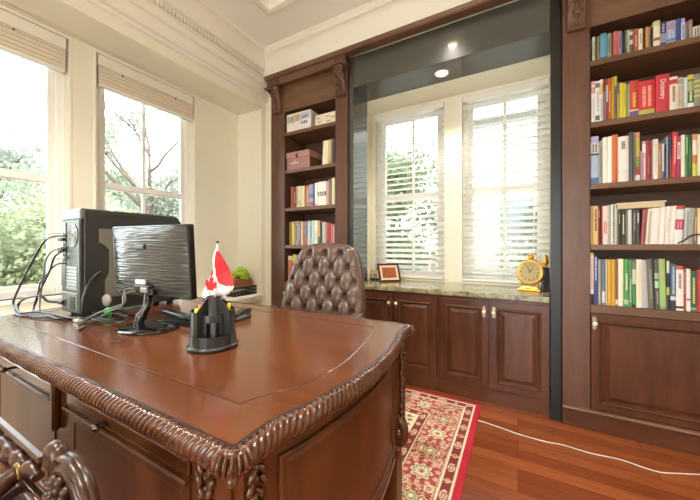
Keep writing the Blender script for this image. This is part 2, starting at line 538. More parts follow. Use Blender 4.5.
# venetian blinds of the bay
def slat_mat():
    m, nt, b = new_mat('thin white blind slat'); N, L = nt.nodes, nt.links
    b.inputs['Base Color'].default_value = srgb('FAFAF7'); b.inputs['Roughness'].default_value = .45
    tl = N.new('ShaderNodeBsdfTranslucent'); tl.inputs['Color'].default_value = srgb('FAF9F5'); ms = N.new('ShaderNodeMixShader'); ms.inputs[0].default_value = .82
    L.new(b.outputs[0], ms.inputs[1]); L.new(tl.outputs[0], ms.inputs[2]); L.new(ms.outputs[0], N['Material Output'].inputs['Surface']); return m
SLATT = slat_mat()
for i, (x0, x1) in enumerate(BWIN):
    t = thing('venetian_blind', ['white slatted blind over the narrower bay window beside the corner bookcase', 'white slatted blind over the bay window behind the gold clock'][i], 'blind',
              ((x0 + x1) / 2, YW + .02, BZ0), 0, 'lowered slatted blinds in the window bay')
    xa, xb = x0 + .006, x1 - .006
    mb = MB(); mb.cbox(xa, xb, YW - .012, YW + .048, BZ1 - .055, BZ1 - .004, .004); mb.build('headrail', SLATW, t)
    mb = MB(); z = BZ0 + .055
    ti = math.radians(27); w = .0315
    while z < BZ1 - .07:
        M = Matrix.Translation((0, YW + .018, z)) @ Matrix.Rotation(ti, 4, 'X')
        mb.box(xa, xb, -w, w, -.0014, .0014, M=M); z += .0555
    mb.build('slats', SLATT, t)
    mb = MB(); mb.cbox(xa, xb, YW - .008, YW + .042, BZ0 + .004, BZ0 + .028, .004); mb.build('bottom_rail', SLATW, t)
    mb = MB()
    for f in (.16, .5, .84):
        for yy in (-.008, .046):
            mb.tube([(xa + f * (xb - xa), YW + yy, BZ0 + .02), (xa + f * (xb - xa), YW + yy, BZ1 - .05)], .0011, 5)
    mb.build('ladder_cord', SLATW, t)
    mb = MB(); mb.tube([(xa + .04, YW - .02, BZ1 - .05), (xa + .041, YW - .024, 1.45)], .003, 6); mb.build('tilt_wand', SLATW, t)
# ================================================================== BUILT-IN BOOKCASES
YF = 2.318

def door_loops(y, st=.055):
    """raised-panel door facing -Y: flat stile, bead, sunk channel, bevelled raised field"""
    return [(0.0, y), (st - .006, y), (st - .003, y - .007), (st + .003, y - .011), (st + .009, y - .008), (st + .012, y + .003), (st + .016, y + .009), (st + .021, y + .009), (st + .044, y - .001), (st + .046, y - .001)]

def knob(parent, x, z, y):
    mb = MB(); mb.prism([(x + a * .0125, z + b * .042) for a, b in [(0, -1), (.7, -.8), (.9, -.3), (.65, 0), (.9, .3), (.7, .8), (0, 1), (-.7, .8), (-.9, .3), (-.65, 0), (-.9, -.3), (-.7, -.8)]], y - .003, y, axis='y')
    k = lab(mb.build('knob', BRASS, parent), 'brass backplate with ivory knob')
    mb = MB(); mb.lathe([(.004, 0), (.004, .008), (.011, .013), (.0135, .020), (.010, .027), (.003, .029)], (x, y - .002, z), 'y', 16)
    mb.build('knob_grip', PORC, k)

def corbel(parent, x, zt, zb, yb, w=.098):
    """carved scroll bracket: S profile in (y, z) with leaf ribs"""
    H = zt - zb
    prof = []
    for i in range(25):
        t = i / 24
        d = .072 * (1 - t) ** 1.3 + .020 + .012 * math.sin(t * PI * 2.0)
        prof.append((d, zt - t * H))
    n = 13; P = []
    for i, (d, z) in enumerate(prof):
        row = []
        for k in range(n):
            a = -1 + 2 * k / (n - 1)
            leaf = 1 - .22 * abs(math.sin(a * PI * 2.0 + i * .35)) - .35 * a ** 4 + .10 * math.cos(i * 1.05) * (1 - a * a)
            ww = w / 2 * (1.0 if i < 20 else 1 - (i - 20) * .03)
            row.append((x + a * ww, yb - d * leaf, z))
        row = [(row[0][0], yb, z)] + row + [(row[-1][0], yb, z)]
        P.append(row)
    mb = MB(); mb.grid(P); mb.cbox(x - w / 2 - .006, x + w / 2 + .006, yb - .098, yb, zt - .012, zt, .004)
    mb.cbox(x - w / 2, x + w / 2, yb - .03, yb, zb - .016, zb + .004, .006)
    for s in (-1, 1):
        mb.lathe([(.003, -.006), (.018, -.004), (.024, 0), (.018, .004), (.003, .006)], (x + s * w / 2, yb - .055, zt - .045), 'x', 14)
    c = mb.build('corbel', CARVC, parent)
    mb = MB()
    for a, b, r in ((0, .78, .020), (-.5, .62, .013), (.5, .62, .013), (0, .48, .017), (-.42, .34, .011), (.42, .34, .011), (0, .24, .014)):
        i = (1 - b); d = .072 * (1 - i) ** 1.3 + .026
        mb.ball((x + a * w / 2, yb - d, zb + b * H), (r * .8, r * .6, r * 1.3), n=10, m=6)
    mb.build('leaf_carving', CARVC, c)

SHELF_TOPS = [2.246, 1.872, 1.497, 1.129]
BASE_TOP = .764
TOPZ = 2.45

def bookcase(x0, x1, label, pw):
    """x0..x1 outer faces, pw = (pilaster widths)"""
    t = thing('built_in_bookcase', label, 'bookcase', ((x0 + x1) / 2, 2.48, 0), 0)
    a, b = x0 + pw[0], x1 - pw[1]
    mb = MB()
    mb.box(x0, a, YF + .018, 2.66, 0, 2.79); mb.box(b, x1, YF + .018, 2.66, 0, 2.79)
    mb.box(a, b, 2.645, 2.66, 0, 2.79); mb.box(a, b, YF + .01, 2.645, TOPZ, TOPZ + .03); mb.box(a, b, YF + .02, 2.645, .02, .05)
    mb.build('carcass', CASE_IN, t)
    for (p, q) in ((x0, a), (b, x1)):
        mb = MB(); mb.cbox(p, q, YF, YF + .018, .12, 2.785, .003)
        mb.cbox(p if p == x0 else p + .002, q, YF - .006, YF, .12, .125, .001)
        mb.build('pilaster', CASEW_V, t)
    for z in SHELF_TOPS:
        mb = MB(); mb.cbox(a, b, YF + .004, 2.645, z - .034, z, .003); mb.build('shelf', CASEW_H, t)
    mb = MB(); mb.cbox(a, b, YF + .001, 2.645, BASE_TOP - .050, BASE_TOP, .003); mb.build('base_shelf', CASEW_H, t)
    mb = MB(); mb.cbox(a, b, YF + .001, YF + .018, TOPZ - .0, 2.76, .002)
    mb.prism([(YF - .012, TOPZ), (YF + .02, TOPZ), (YF + .02, TOPZ + .02), (YF - .004, TOPZ + .02)], a, b, axis='x') if False else None
    mb.build('frieze', CASEW_H, t)
    # cornice with corner blocks and a lower moulding that returns at both ends
    cy = 2.262
    mb = MB(); mb.cbox(x0 - .015, x1 + .0, cy + .014, YF + .02, 2.712, 2.79, .002); mb.build('cornice', CASEW_H, t)
    mb = MB(); prof = [(cy + .016, 2.700), (cy - .002, 2.702), (cy - .006, 2.709), (cy - .002, 2.716), (cy + .014, 2.720)]
    x0m, x1m = x0 - .022, x1 + .004
    P = []
    for y, z in prof:
        o = cy + .016 - y
        P.append([(x0m - o, YF + .02, z), (x0m - o, y, z), (x1m + o, y, z), (x1m + o, YF + .02, z)])
    mb.grid(P, smooth=False)
    mb.build('cornice_moulding', CASEW_H, t)
    for p, q in ((x0, a), (b, x1)):
        m = (p + q) / 2
        mb = MB(); mb.loft_rect(m - .052, m + .052, 2.722, 2.786, [(0, cy + .006), (.008, cy + .006), (.012, cy + .012), (.016, cy + .012), (.022, cy + .008)], cy + .02)
        mb.build('corner_block', CARVC, t)
        corbel(t, m, 2.700, 2.462, YF)
    # door below
    d = MB(); d.loft_rect(a + .004 if x0 > -1 else a + .004, b - .004, .135, BASE_TOP - .052, door_loops(YF - .002, .045), YF + .016)
    d = d.build('door', CABW_V, t)
    knob(d, a + .018, .655, YF - .002)
    mb = MB(); mb.cbox(x0, x1, YF - .004, YF + .02, 0, .112, .002)
    mb.build('plinth', CABW_H, t)
    mb = MB(); mb.prism([(YF - .004, .1125), (YF - .020, .1125), (YF - .023, .118), (YF - .018, .124), (YF - .006, .130), (YF + .0, .130), (YF + .0, .1125)], x0 + .0, x1, axis='x')
    mb.build('plinth_moulding', CASEW_H, t)
    return t, a, b

LB, LA, LBB = bookcase(-2.208, -1.312, 'walnut built-in bookcase in the corner with cartons on its upper shelves', (.178, .125))
RB, RA, RBB = bookcase(.245, 1.235, 'wide walnut built-in bookcase with five packed rows above a panelled door', (.140, .125))

# one wooden crown strip runs over both bookcases and the bay
mb = MB(); mb.prism([(2.335, 2.785), (2.262, 2.785), (2.252, 2.795), (2.246, 2.812), (2.246, 2.820), (2.335, 2.820)], -2.235, XR - .003, axis='x')
struct(mb.build('trim_5', CASEW_H))

# ------------------------------------------------------------------ black lacquered portal of the bay
PY = 2.342
t = thing('window_portal', 'glossy black lacquered frame around the window bay', 'frame', (-.54, 2.48, 0))
mb = MB(); mb.cbox(-1.306, -1.266, PY, PY + .019, 0, 2.782, .002); mb.box(-1.311, -1.268, PY + .019, 2.63, 0, 2.782); mb.build('jamb', BLACK_REFL, t)
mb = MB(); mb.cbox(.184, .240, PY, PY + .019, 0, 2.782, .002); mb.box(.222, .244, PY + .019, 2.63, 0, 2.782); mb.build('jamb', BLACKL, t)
mb = MB(); mb.cbox(-1.266, .184, PY + .002, PY + .019, 2.51, 2.782, .002); mb.build('header', BLACK_REFL, t)
mb = MB(); mb.box(-1.268, .222, PY + .019, 2.63, 2.51, 2.535); mb.build('soffit', BLACK_REFL, t)

LAMPW = bpy.data.materials.new('lit lamp'); LAMPW.use_nodes = True
_b = LAMPW.node_tree.nodes['Principled BSDF']; _b.inputs['Emission Color'].default_value = (1, .80, .55, 1); _b.inputs['Emission Strength'].default_value = 4

def downlight(x, y, z, label, power, r=.052):
    t = thing('downlight', label, 'ceiling light', (x, y, z), 0, 'recessed downlights')
    mb = MB(); mb.lathe([(r * .80, -.001), (r * .82, -.006), (r, -.007), (r * 1.12, -.003), (r * 1.14, 0)], (x, y, z), 'z', 28); 
    prof = [(r * .80, -.004), (r, -.007), (r * 1.12, -.003), (r * 1.14, -.0005), (r * .78, -.0005)]
    mb = MB(); P = [[(x + q * math.cos(2 * PI * k / 28), y + q * math.sin(2 * PI * k / 28), z + h) for k in range(29)] for q, h in prof]
    mb.grid(P); mb.build('trim_ring', WHITE, t)
    mb = MB(); mb.lathe([(.002, -.0045), (r * .5, -.004), (r * .8, -.002)], (x, y, z), 'z', 28); mb.build('lamp_lens', LAMPW, t)
    l = bpy.data.lights.new('downlight_lamp', 'SPOT'); l.energy = power; l.color = (1, .92, .80); l.spot_size = math.radians(120); l.spot_blend = .6; l.shadow_soft_size = .04
    o = bpy.data.objects.new('downlight_lamp', l); COL.objects.link(o); o.parent = t; o.location = (0, 0, -.012)
    return t
downlight(-.535, 2.49, 2.51, 'round recessed downlight in the black soffit of the window bay', 12)

# ------------------------------------------------------------------ window-seat cabinets and worktop
CY = 2.372
def cabinet(x0, x1, doors, label):
    t = thing('base_cabinet', label, 'cabinet', ((x0 + x1) / 2, 2.6, 0), 0, 'base cabinets of the window bay')
    mb = MB(); mb.box(x0, x1, CY + .02, 2.62, 0, .744)
    mb.box(x0, x1, CY, CY + .02, 0, .106); mb.box(x0, x1, CY + .002, CY + .02, .106, .744)
    mb.build('carcass', CABW_H, t)
    for (a, b, kx) in doors:
        d = MB(); d.loft_rect(a, b, .112, .724, door_loops(CY - .016, .048), CY + .002)
        d = d.build('door', CABW_V, t)
        knob(d, kx, .652, CY - .016)
cabinet(-1.264, -.532, [(-1.236, -.906, -.932), (-.893, -.548, -.870)], 'dark cherry two-door cabinet beneath the framed picture and date blocks')
cabinet(-.530, .182, [(-.522, -.186, -.212), (-.172, .176, -.148)], 'dark cherry two-door cabinet beneath the gold clock')

def granite():
    m, nt, b = new_mat('green beige granite'); N, L = nt.nodes, nt.links
    tc = N.new('ShaderNodeTexCoord'); no = N.new('ShaderNodeTexNoise'); no.inputs['Scale'].default_value = 22; no.inputs['Detail'].default_value = 8; no.inputs['Roughness'].default_value = .7
    L.new(tc.outputs['Object'], no.inputs['Vector'])
    cr = N.new('ShaderNodeValToRGB'); e = cr.color_ramp.elements
    e[0].position = .33; e[0].color = srgb('4E5540'); e[1].position = .7; e[1].color = srgb('C9BC97')
    x = e.new(.48); x.color = srgb('8C8767'); x = e.new(.58); x.color = srgb('A89E7C')
    L.new(no.outputs['Fac'], cr.inputs['Fac']); L.new(cr.outputs['Color'], b.inputs['Base Color']); b.inputs['Roughness'].default_value = .12
    return m
mb = MB(); mb.cbox(-1.264, .182, 2.352, PY + .30, .746, .787, .006); mb.box(BX0 + .002, BX1 - .002, 2.668, YW - .002, .746, .787); mb.box(-1.264, .22, PY+.25, 2.69, .747, .7868)
tag(mb.build('worktop', granite(), origin=(-.54, 2.6, .746)), 'polished green beige granite worktop over the bay cabinets', 'worktop')

# ================================================================== BOOKS
_cm = {}
def cmat(hexc, rough=.45):
    if hexc not in _cm:
        c = [int(hexc[i:i + 2], 16) for i in (0, 2, 4)]; g = sum(c) / 3
        c = [(g + (x - g) * .86) / 255 for x in c]
        _cm[hexc] = plain('cover ' + hexc, c, rough, var=.04, scale=60)
    return _cm[hexc]

def book(x0, x1, z0, z1, yf, col, bands=(), title=None, depth=.17, lean=0.0, label='', group='', text=None, name='book'):
    """upright book, spine to the camera. bands = (f0, f1, colour) over the height; title = (f0, f1, colour, rows)"""
    w = max(.004, x1 - x0 - .0006); H = z1 - z0
    mats = [cmat(col)]; idx = {col: 0}
    def mi(c):
        if c not in idx: idx[c] = len(mats); mats.append(cmat(c))
        return idx[c]
    mb = MB(); bd = min(.0022, w * .2)
    cuts = sorted(set([0, 1] + [f for b in bands for f in b[:2]]))
    hw = w / 2; n = 5
    arc = [(-hw + w * k / (n - 1), -.0035 * (1 - (2 * k / (n - 1) - 1) ** 2) if w > .012 else 0) for k in range(n)]
    for q in range(len(cuts) - 1):
        f0, f1 = cuts[q], cuts[q + 1]; c = 0
        for b in bands:
            if b[0] <= f0 + 1e-6 and f1 <= b[1] + 1e-6: c = mi(b[2])
        za, zb = f0 * H, f1 * H
        vs = [(x, y, za) for x, y in arc] + [(x, y, zb) for x, y in arc]
        mb.add(vs, [(k, k + 1, n + k + 1, n + k) for k in range(n - 1)], c)
    # boards and spine back
    for s in (-1, 1):
        xa, xb = (-hw, -hw + bd) if s < 0 else (hw - bd, hw)
        mb.box(xa, xb, .0, depth, 0, H)
    mb.box(-hw + bd, hw - bd, .0005, .003, 0, H)
    mb.add([(x, y, H) for x, y in arc], [tuple(range(n))[::1]], 0); mb.add([(x, y, 0) for x, y in arc], [tuple(range(n))[::-1]], 0)
    if title:
        f0, f1, c, rows = title; ci = mi(c); r = random.Random(int(x0 * 1e5))
        for k in range(rows):
            xc = -hw + w * (k + 1) / (rows + 1); cw = w * .55 / (rows + .6); z = f0 * H
            while z < f1 * H - .004:
                l = min(r.uniform(.004, .011), f1 * H - z)
                mb.add([(xc - cw / 2, -.0042, z), (xc + cw / 2, -.0042, z), (xc + cw / 2, -.0042, z + l), (xc - cw / 2, -.0042, z + l)], [(0, 1, 2, 3)], ci)
                z += l + r.uniform(.0012, .003)
    ob = mb.build(name, mats)
    ob.location = ((x0 + x1) / 2, yf, z0); ob['_org'] = (0, 0, 0)
    if lean:
        ob.rotation_euler = (0, lean, 0)
        ob.location.z += abs(math.sin(lean)) * hw
    tag(ob, label, 'book', group)
    pm = MB(); pm.box(-hw + bd, hw - bd, .003, depth - .003, .002, H - .003); p = pm.build('page_block', PAPER, ob, local=True)
    if text:
        st, c, f0, f1 = text
        cu = bpy.data.curves.new('title', 'FONT'); cu.body = st; cu.align_x = 'LEFT'; cu.align_y = 'CENTER'; cu.size = 1
        to = bpy.data.objects.new('tmp', cu); COL.objects.link(to)
        bpy.context.view_layer.update()
        me = bpy.data.meshes.new_from_object(to.evaluated_get(bpy.context.evaluated_depsgraph_get()))
        bpy.data.objects.remove(to)
        xs = [v.co.x for v in me.vertices]; L = max(xs) - min(xs); k = (f1 - f0) * H / L
        for v in me.vertices:
            x, y = v.co.x - min(xs), v.co.y
            v.co = Vector((y * k * 1.25, -.0047, f1 * H - x * k))
        me.materials.clear(); me.materials.append(cmat(c))
        o = bpy.data.objects.new('title', me); COL.objects.link(o); o.parent = ob
    return ob

ORD = 'first second third fourth fifth sixth seventh eighth ninth tenth eleventh twelfth thirteenth fourteenth fifteenth sixteenth seventeenth eighteenth nineteenth twentieth twenty-first twenty-second twenty-third twenty-fourth twenty-fifth twenty-sixth twenty-seventh twenty-eighth twenty-ninth thirtieth'.split()

def row(z0, entries, ord_phrase, group, where, yf, dmax):
    """entries: (px0, px1, py_top, colour, description[, options])"""
    for i, e in enumerate(entries):
        u0, u1, vt, col, desc = e[:5]; op = e[5] if len(e) > 5 else {}
        xa, xb = onY(u0, 250, yf).x, onY(u1, 250, yf).x
        if xa > 0: xa = max(xa, RA + .001)
        z1 = onY((u0 + u1) / 2, vt, yf).z
        H = max(.06, z1 - z0)
        lab_ = '%s, %s %s %s' % (desc, ORD[i], ord_phrase, where)
        if len(lab_.split()) > 16: lab_ = lab_.replace(' on wide', ' in wide').replace('from window on wide', 'from window in wide').replace(' with ', ', ', 1).replace(' a ', ' ').replace(', slim', '').replace('edge of wide', 'wide')
        if len(lab_.split()) > 16: lab_ = lab_.replace(' row', '', 1) if False else lab_.replace('from window on', 'from window')
        if len(lab_.split()) > 16: lab_ = lab_.replace('very ', '').replace('thick ', '').replace('tall ', '')
        if len(lab_.split()) > 16: print('LONG', len(lab_.split()), lab_)
        book(xa, xb, z0 + .0005, z0 + H, yf + op.get('dy', .0 + .004 * ((i * 7) % 3)), col, op.get('b', ()), op.get('t'), min(dmax, max(.10, H * .72)), op.get('lean', 0), lab_, group, op.get('text'))

W1, W2, W3 = 'F0ECE2', 'E6E0D2', 'F4EFE6'
YBK = 2.334
s1 = [
 (592.2, 595, 37, 'CFE0C4', 'pale green slim book', {'t': (.2, .8, '7E9A78', 1)}), (595, 597.3, 36.5, '5A5538', 'olive slim book'), (597.3, 600.2, 36, 'A58A64', 'tan paperback', {'t': (.3, .8, '6A5238', 1)}),
 (600.2, 607, 33.5, '4E9CC4', 'sky blue thick book', {'b': ((0, .08, '2E6E9A'), (.9, 1, '3A86B2'))}), (607.4, 611.8, 33, '8E9A86', 'grey green book', {'t': (.2, .8, '5E6A58', 1)}), (611.8, 613.2, 33, '40463E', 'dark grey thin book'),
 (613.2, 618.2, 31.5, 'D85A58', 'coral red book with a dark edge', {'b': ((0, .05, 'B04048'),)}), (618.2, 622, 31, '9C90B0', 'lavender book', {'t': (.3, .9, '6E5E86', 1)}), (622, 624.6, 31, '3E4244', 'charcoal thin book'),
 (624.6, 627.2, 30, '66725E', 'moss green book', {'t': (.2, .8, 'B8C0A8', 1)}), (627.2, 629.8, 29.5, 'D8DECA', 'white green thin book'), (629.8, 633.4, 28.5, '6E7068', 'grey book with white blocks', {'b': ((.35, .55, 'E6E6DE'), (.75, .9, 'DEDED4'))}),
 (633.4, 638.4, 29, 'B0563A', 'rust brown book', {'t': (.2, .7, 'D8A888', 1)}), (638.4, 643, 28.5, 'E8DCCB', 'cream paperback', {'t': (.3, .8, 'B49C84', 1)}), (643, 645.4, 28, '5A3A2A', 'dark brown thin book'),
 (645.4, 648.8, 27, 'D29452', 'orange tan book', {'b': ((0, .12, 'B87838'),)}), (648.8, 651.2, 27, 'C8C8BC', 'white slim book with dark flecks', {'t': (.1, .9, '3E3E3A', 1)}), (651.2, 653.2, 26.5, '38492E', 'dark green thin book'),
 (653.2, 660.2, 21, 'E4E2C8', 'ivory tall book with a red mark', {'b': ((.8, 1, 'CFCE8E'), (.22, .34, 'C05A4C'))}), (660.2, 666.6, 21.5, '34406E', 'navy book with pale label', {'b': ((.1, .5, '8E9CC0'),), 't': (.55, .9, 'A8B4D8', 1)}), (666.6, 677, 20, '98A4D8', 'wide lilac blue book with a red spot', {'b': ((.66, .84, 'C08AA0'), (.12, .2, '6A78C0')), 't': (.25, .6, 'C8D0F0', 2)}),
 (677, 681, 18.5, '34509C', 'deep blue book'), (681, 685.4, 18, 'D2D6EA', 'white book with lilac top', {'b': ((.8, 1, 'A8A8D8'),), 't': (.1, .75, '7E86B0', 1)}), (685.4, 688.6, 20.5, '8A8A92', 'grey book with pink top', {'b': ((.72, 1, 'B8688C'),)}),
 (688.6, 692.6, 20, '9C9488', 'taupe book with rose top', {'b': ((.78, 1, 'B07080'),)}), (693, 703, 26, 'DAD8CE', 'short white book with black specks', {'t': (.1, .9, '4A4A48', 3)})]
s2 = [
 (591, 595.4, 81.5, W1, 'white book with pink top marks', {'b': ((.7, .86, 'D8A0A0'), (.9, 1, 'E0B0A8')), 't': (.1, .6, 'C0C4D0', 1)}), (595.4, 599.8, 81, 'E4E6EA', 'white book with a blue foot label', {'b': ((.04, .16, '3E6AA0'), (.84, .95, '5A68A8')), 't': (.25, .75, '9AA8C4', 1)}),
 (599.8, 603.6, 79, 'E8DFC4', 'cream book with yellow head', {'b': ((.65, .9, 'E0BE50'),), 't': (.1, .55, '9C8C9C', 1)}), (603.6, 606, 79, '8A86A8', 'greyish lilac book with maroon head', {'b': ((.7, 1, '8A3A3A'),)}), (606, 608.6, 78.5, 'C83A34', 'red slim book with white stripe', {'b': ((.45, .85, 'E8D0C8'),)}),
 (608.6, 611.4, 77.8, 'DE6A34', 'orange red slim book', {'t': (.2, .7, 'F0C890', 1)}), (611.4, 614, 77, 'EAB42C', 'amber yellow slim book'), (614, 617.4, 76, '8A8648', 'olive book with lime top', {'b': ((.78, 1, 'C4C83C'),), 't': (.1, .7, '4E4A2A', 1)}), (617.4, 619.8, 81, 'E4B79C', 'peach slim book with violet top', {'b': ((.68, 1, '7E5AA0'),)}),
 (619.8, 623.1, 83, 'EAD92E', 'bright yellow book beside the peach one'), (623.1, 626.4, 83, 'E6D634', 'bright yellow book beside the green one', {'t': (.3, .8, 'B8A020', 1)}), (626.4, 628.2, 83.5, '8CB84A', 'leaf green thin book'), (628.2, 629.6, 84, 'D6D8CC', 'pale grey thin book'),
 (629.6, 639, 80.5, 'D03A2E', 'thick red book with gold lettering and blue foot', {'b': ((0, .14, '5C5A8A'), (.15, .19, 'E8C8B8')), 't': (.26, .66, 'F0B43C', 1)}), (639, 655.4, 80, 'DC2C34', 'very thick red book with a lime foot band', {'b': ((.02, .15, 'B4BE48'),), 't': (.24, .84, 'F2A08C', 2)}),
 (655.8, 669.6, 74.5, 'D42E3C', 'tall thick red dictionary with white script title', {'text': ('Dictionary', 'F6E8E4', .34, .86)}), (669.8, 678, 76.5, 'EFE2CE', 'cream thick book with red head band', {'b': ((.78, .92, 'C8423C'),), 't': (.25, .72, '8C7C6C', 1)}), (678, 684.2, 77, 'DCC8B4', 'beige pink book with grey head', {'b': ((.8, .95, 'A8A09C'),), 't': (.1, .75, 'A89080', 2)}),
 (684.2, 687.6, 77.5, 'CCDCDC', 'pale aqua book'), (687.6, 694.2, 74.5, '4E7A3C', 'green book with yellow head and white foot', {'b': ((.86, 1, 'E0CA3E'), (0, .14, 'EDEBDD'), (.5, .8, 'A8B47A')), 't': (.2, .48, 'D8E0B8', 1)}), (694.4, 703, 73, '8E8E80', 'grey book with lime stripes', {'b': ((.3, .36, 'C8CC5A'), (.45, .51, 'C8CC5A'), (.6, .66, 'C8CC5A'), (.75, .81, 'C8CC5A'))})]
s3 = [
 (590.6, 598.6, 136.5, 'A9BEE2', 'light blue thick book with lilac top and boxed panel', {'b': ((.87, 1, 'A9A6DC'), (.6, .64, '2E2E30'), (.64, .86, 'E4E2DA'), (0, .13, '4E74AC')), 't': (.66, .84, '3A3A3C', 2)}), (598.8, 602.6, 141, '9CA294', 'sage grey book', {'t': (.15, .85, '6E7468', 1)}), (602.8, 607.5, 137, W1, 'white plain book beside the sage one'), (607.5, 612.2, 136.5, W3, 'white plain book beside the orange one'),
 (612.2, 618, 134.5, 'D9692C', 'bright orange book'), (618, 629.2, 136, 'EAE6DE', 'wide white binder with a grey swirl', {'b': ((.2, .26, 'D8DCDC'),), 't': (.72, .9, '6E6E72', 1)}), (629.2, 633.6, 132, '4E5054', 'charcoal notebook with wire binding'), (633.6, 635.8, 132.5, 'DCDCD6', 'white thin notebook with black binding teeth', {'t': (.02, .98, '2E2E30', 1)}),
 (635.8, 640.4, 132, 'C8B44A', 'mustard green book with red and white foot', {'b': ((0, .12, 'EEEAE0'), (.12, .28, 'B4443A'), (.88, 1, 'D8906A'), (.28, .5, '8E9A4A')), }), (640.4, 642.6, 151, 'C89CB0', 'short mauve pink book'), (642.6, 646.4, 141, 'D8A8B4', 'rose book with white label', {'b': ((.7, .92, 'F2ECEA'),), 't': (.1, .6, 'F0DCE0', 1)}),
 (646.4, 651.4, 140, 'A82A30', 'dark red book', {'t': (.15, .6, 'C86A60', 1)}), (651.4, 653.2, 140, 'B89CA0', 'thin mauve grey book'), (653.2, 658.6, 139, 'EFEBDD', 'ivory book with grey specks', {'t': (.1, .9, 'D2CCBC', 1)}), (658.6, 661.6, 143, 'DE8A5C', 'apricot book', {'t': (.4, .85, 'F4D0B0', 1)}), (661.6, 664.6, 143.5, 'E6E4E0', 'white book with a blue foot', {'b': ((0, .2, '4A78B4'),)}),
 (664.6, 666.4, 144, '2E4A78', 'navy thin book'), (666.4, 669.2, 136.5, 'B2B6C2', 'silver grey tall book'), (669.2, 671.4, 136, '43568C', 'blue book with rust foot', {'b': ((0, .5, 'A05A3C'),)}), (671.4, 677, 132, 'D63440', 'tall bright red book tilting at the top', {'lean': .02, 't': (.3, .9, 'EFA8A4', 1)}), (677, 681.2, 136, 'B4306A', 'crimson pink book with white label', {'b': ((.45, .86, 'EEE0E0'),), 't': (.5, .8, 'C0487A', 1)}),
 (681.2, 685.2, 135, 'EBE4CE', 'cream thin tall book'), (685.2, 688.8, 135, '3F8A4E', 'green book', {'t': (.55, .95, 'B8D8B0', 1)}), (688.8, 692.4, 135, '2F6A3E', 'bottle green book', {'t': (.2, .7, '5E9A66', 1)}), (692.4, 697.2, 134, 'DE9A68', 'peach book with white label and lime foot', {'b': ((.5, .85, 'F0E8DC'), (.3, .5, 'D07A34'), (0, .3, 'C6CE3C'))}), (697.2, 703, 134, 'E6DCC8', 'beige book at the edge')]
s4 = [
 (590.2, 593.4, 206, 'C8A064', 'tan book'), (593.4, 598.2, 206, 'EBC777', 'pale yellow book with black title', {'t': (.35, .92, '3A3020', 1)}), (598.2, 600.4, 206, 'A83232', 'dark red thin book', {'t': (.7, .9, 'E0B8A8', 1)}), (600.4, 602.6, 206, '9C2A2C', 'maroon thin book'), (602.6, 608.2, 206, 'EED8CE', 'blush white book with red title', {'t': (.28, .6, 'D84A48', 2)}),
 (608.2, 611.2, 205, 'C9CABC', 'grey book with wire edge', {'t': (.02, .98, '9A9C92', 1)}), (611.2, 616, 204.5, 'E2E2DA', 'white notebook with black spiral teeth', {'t': (.02, .98, '4A4C4A', 1)}), (616, 618, 208, 'CBD3B8', 'pale sage thin book'), (618, 621.2, 210, '49502F', 'dark olive book', {'t': (.6, .9, 'B8B890', 1)}), (621.2, 625.4, 209.8, '34382E', 'black green book with white marks', {'t': (.3, .88, 'D8D8CC', 1)}),
 (625.4, 628, 209.8, '8A8C84', 'mid grey book'), (628, 632.4, 209.5, 'D8D6CE', 'pale grey book'), (632.4, 636.2, 209.8, '4A4E50', 'slate book', {'t': (.4, .9, '9A9E9E', 1)}), (636.2, 640.2, 209.8, '4E423C', 'dark brown book with white squares', {'t': (.62, .92, 'E6DED6', 1)}), (640.6, 645.2, 209.5, 'A65058', 'dusty red leaning book', {'lean': .06}), (645.4, 650, 209, 'E8E2CC', 'cream leaning book with dark flecks', {'lean': .06, 't': (.05, .95, 'A8A088', 1)}),
 (650.4, 658.6, 208, 'EDE9E0', 'wide white leaning binder', {'lean': .05}), (659, 664.2, 207, W3, 'white leaning book beside the wide binder', {'lean': .05}), (664.4, 669.4, 206.5, 'ECE6DE', 'white leaning book in the middle of three', {'lean': .05, 't': (.3, .7, 'D8D0C8', 1)}), (669.6, 674.2, 206, W1, 'white leaning book beside the crimson boxed one', {'lean': .05}),
 (674.4, 682.8, 205.5, 'E2E8E6', 'white leaning book with red top and crimson square', {'lean': .05, 'b': ((.9, 1, 'D0443C'), (.38, .64, 'C8285A')), 't': (.42, .6, 'E88AA4', 2)}), (683.4, 689, 208, 'BCC2BA', 'grey green leaning book', {'lean': .04, 't': (.2, .9, '8A928A', 1)}), (689, 693.2, 208, 'A6ACA6', 'ash grey leaning book', {'lean': .04}), (693.2, 697.4, 208.5, '94705C', 'brown leaning book with pale marks', {'lean': .03, 't': (.1, .8, 'D2BCA8', 1)}), (697.6, 703, 208, 'E8CC94', 'straw yellow book with white foot', {'b': ((0, .3, 'EDEAE2'),)})]
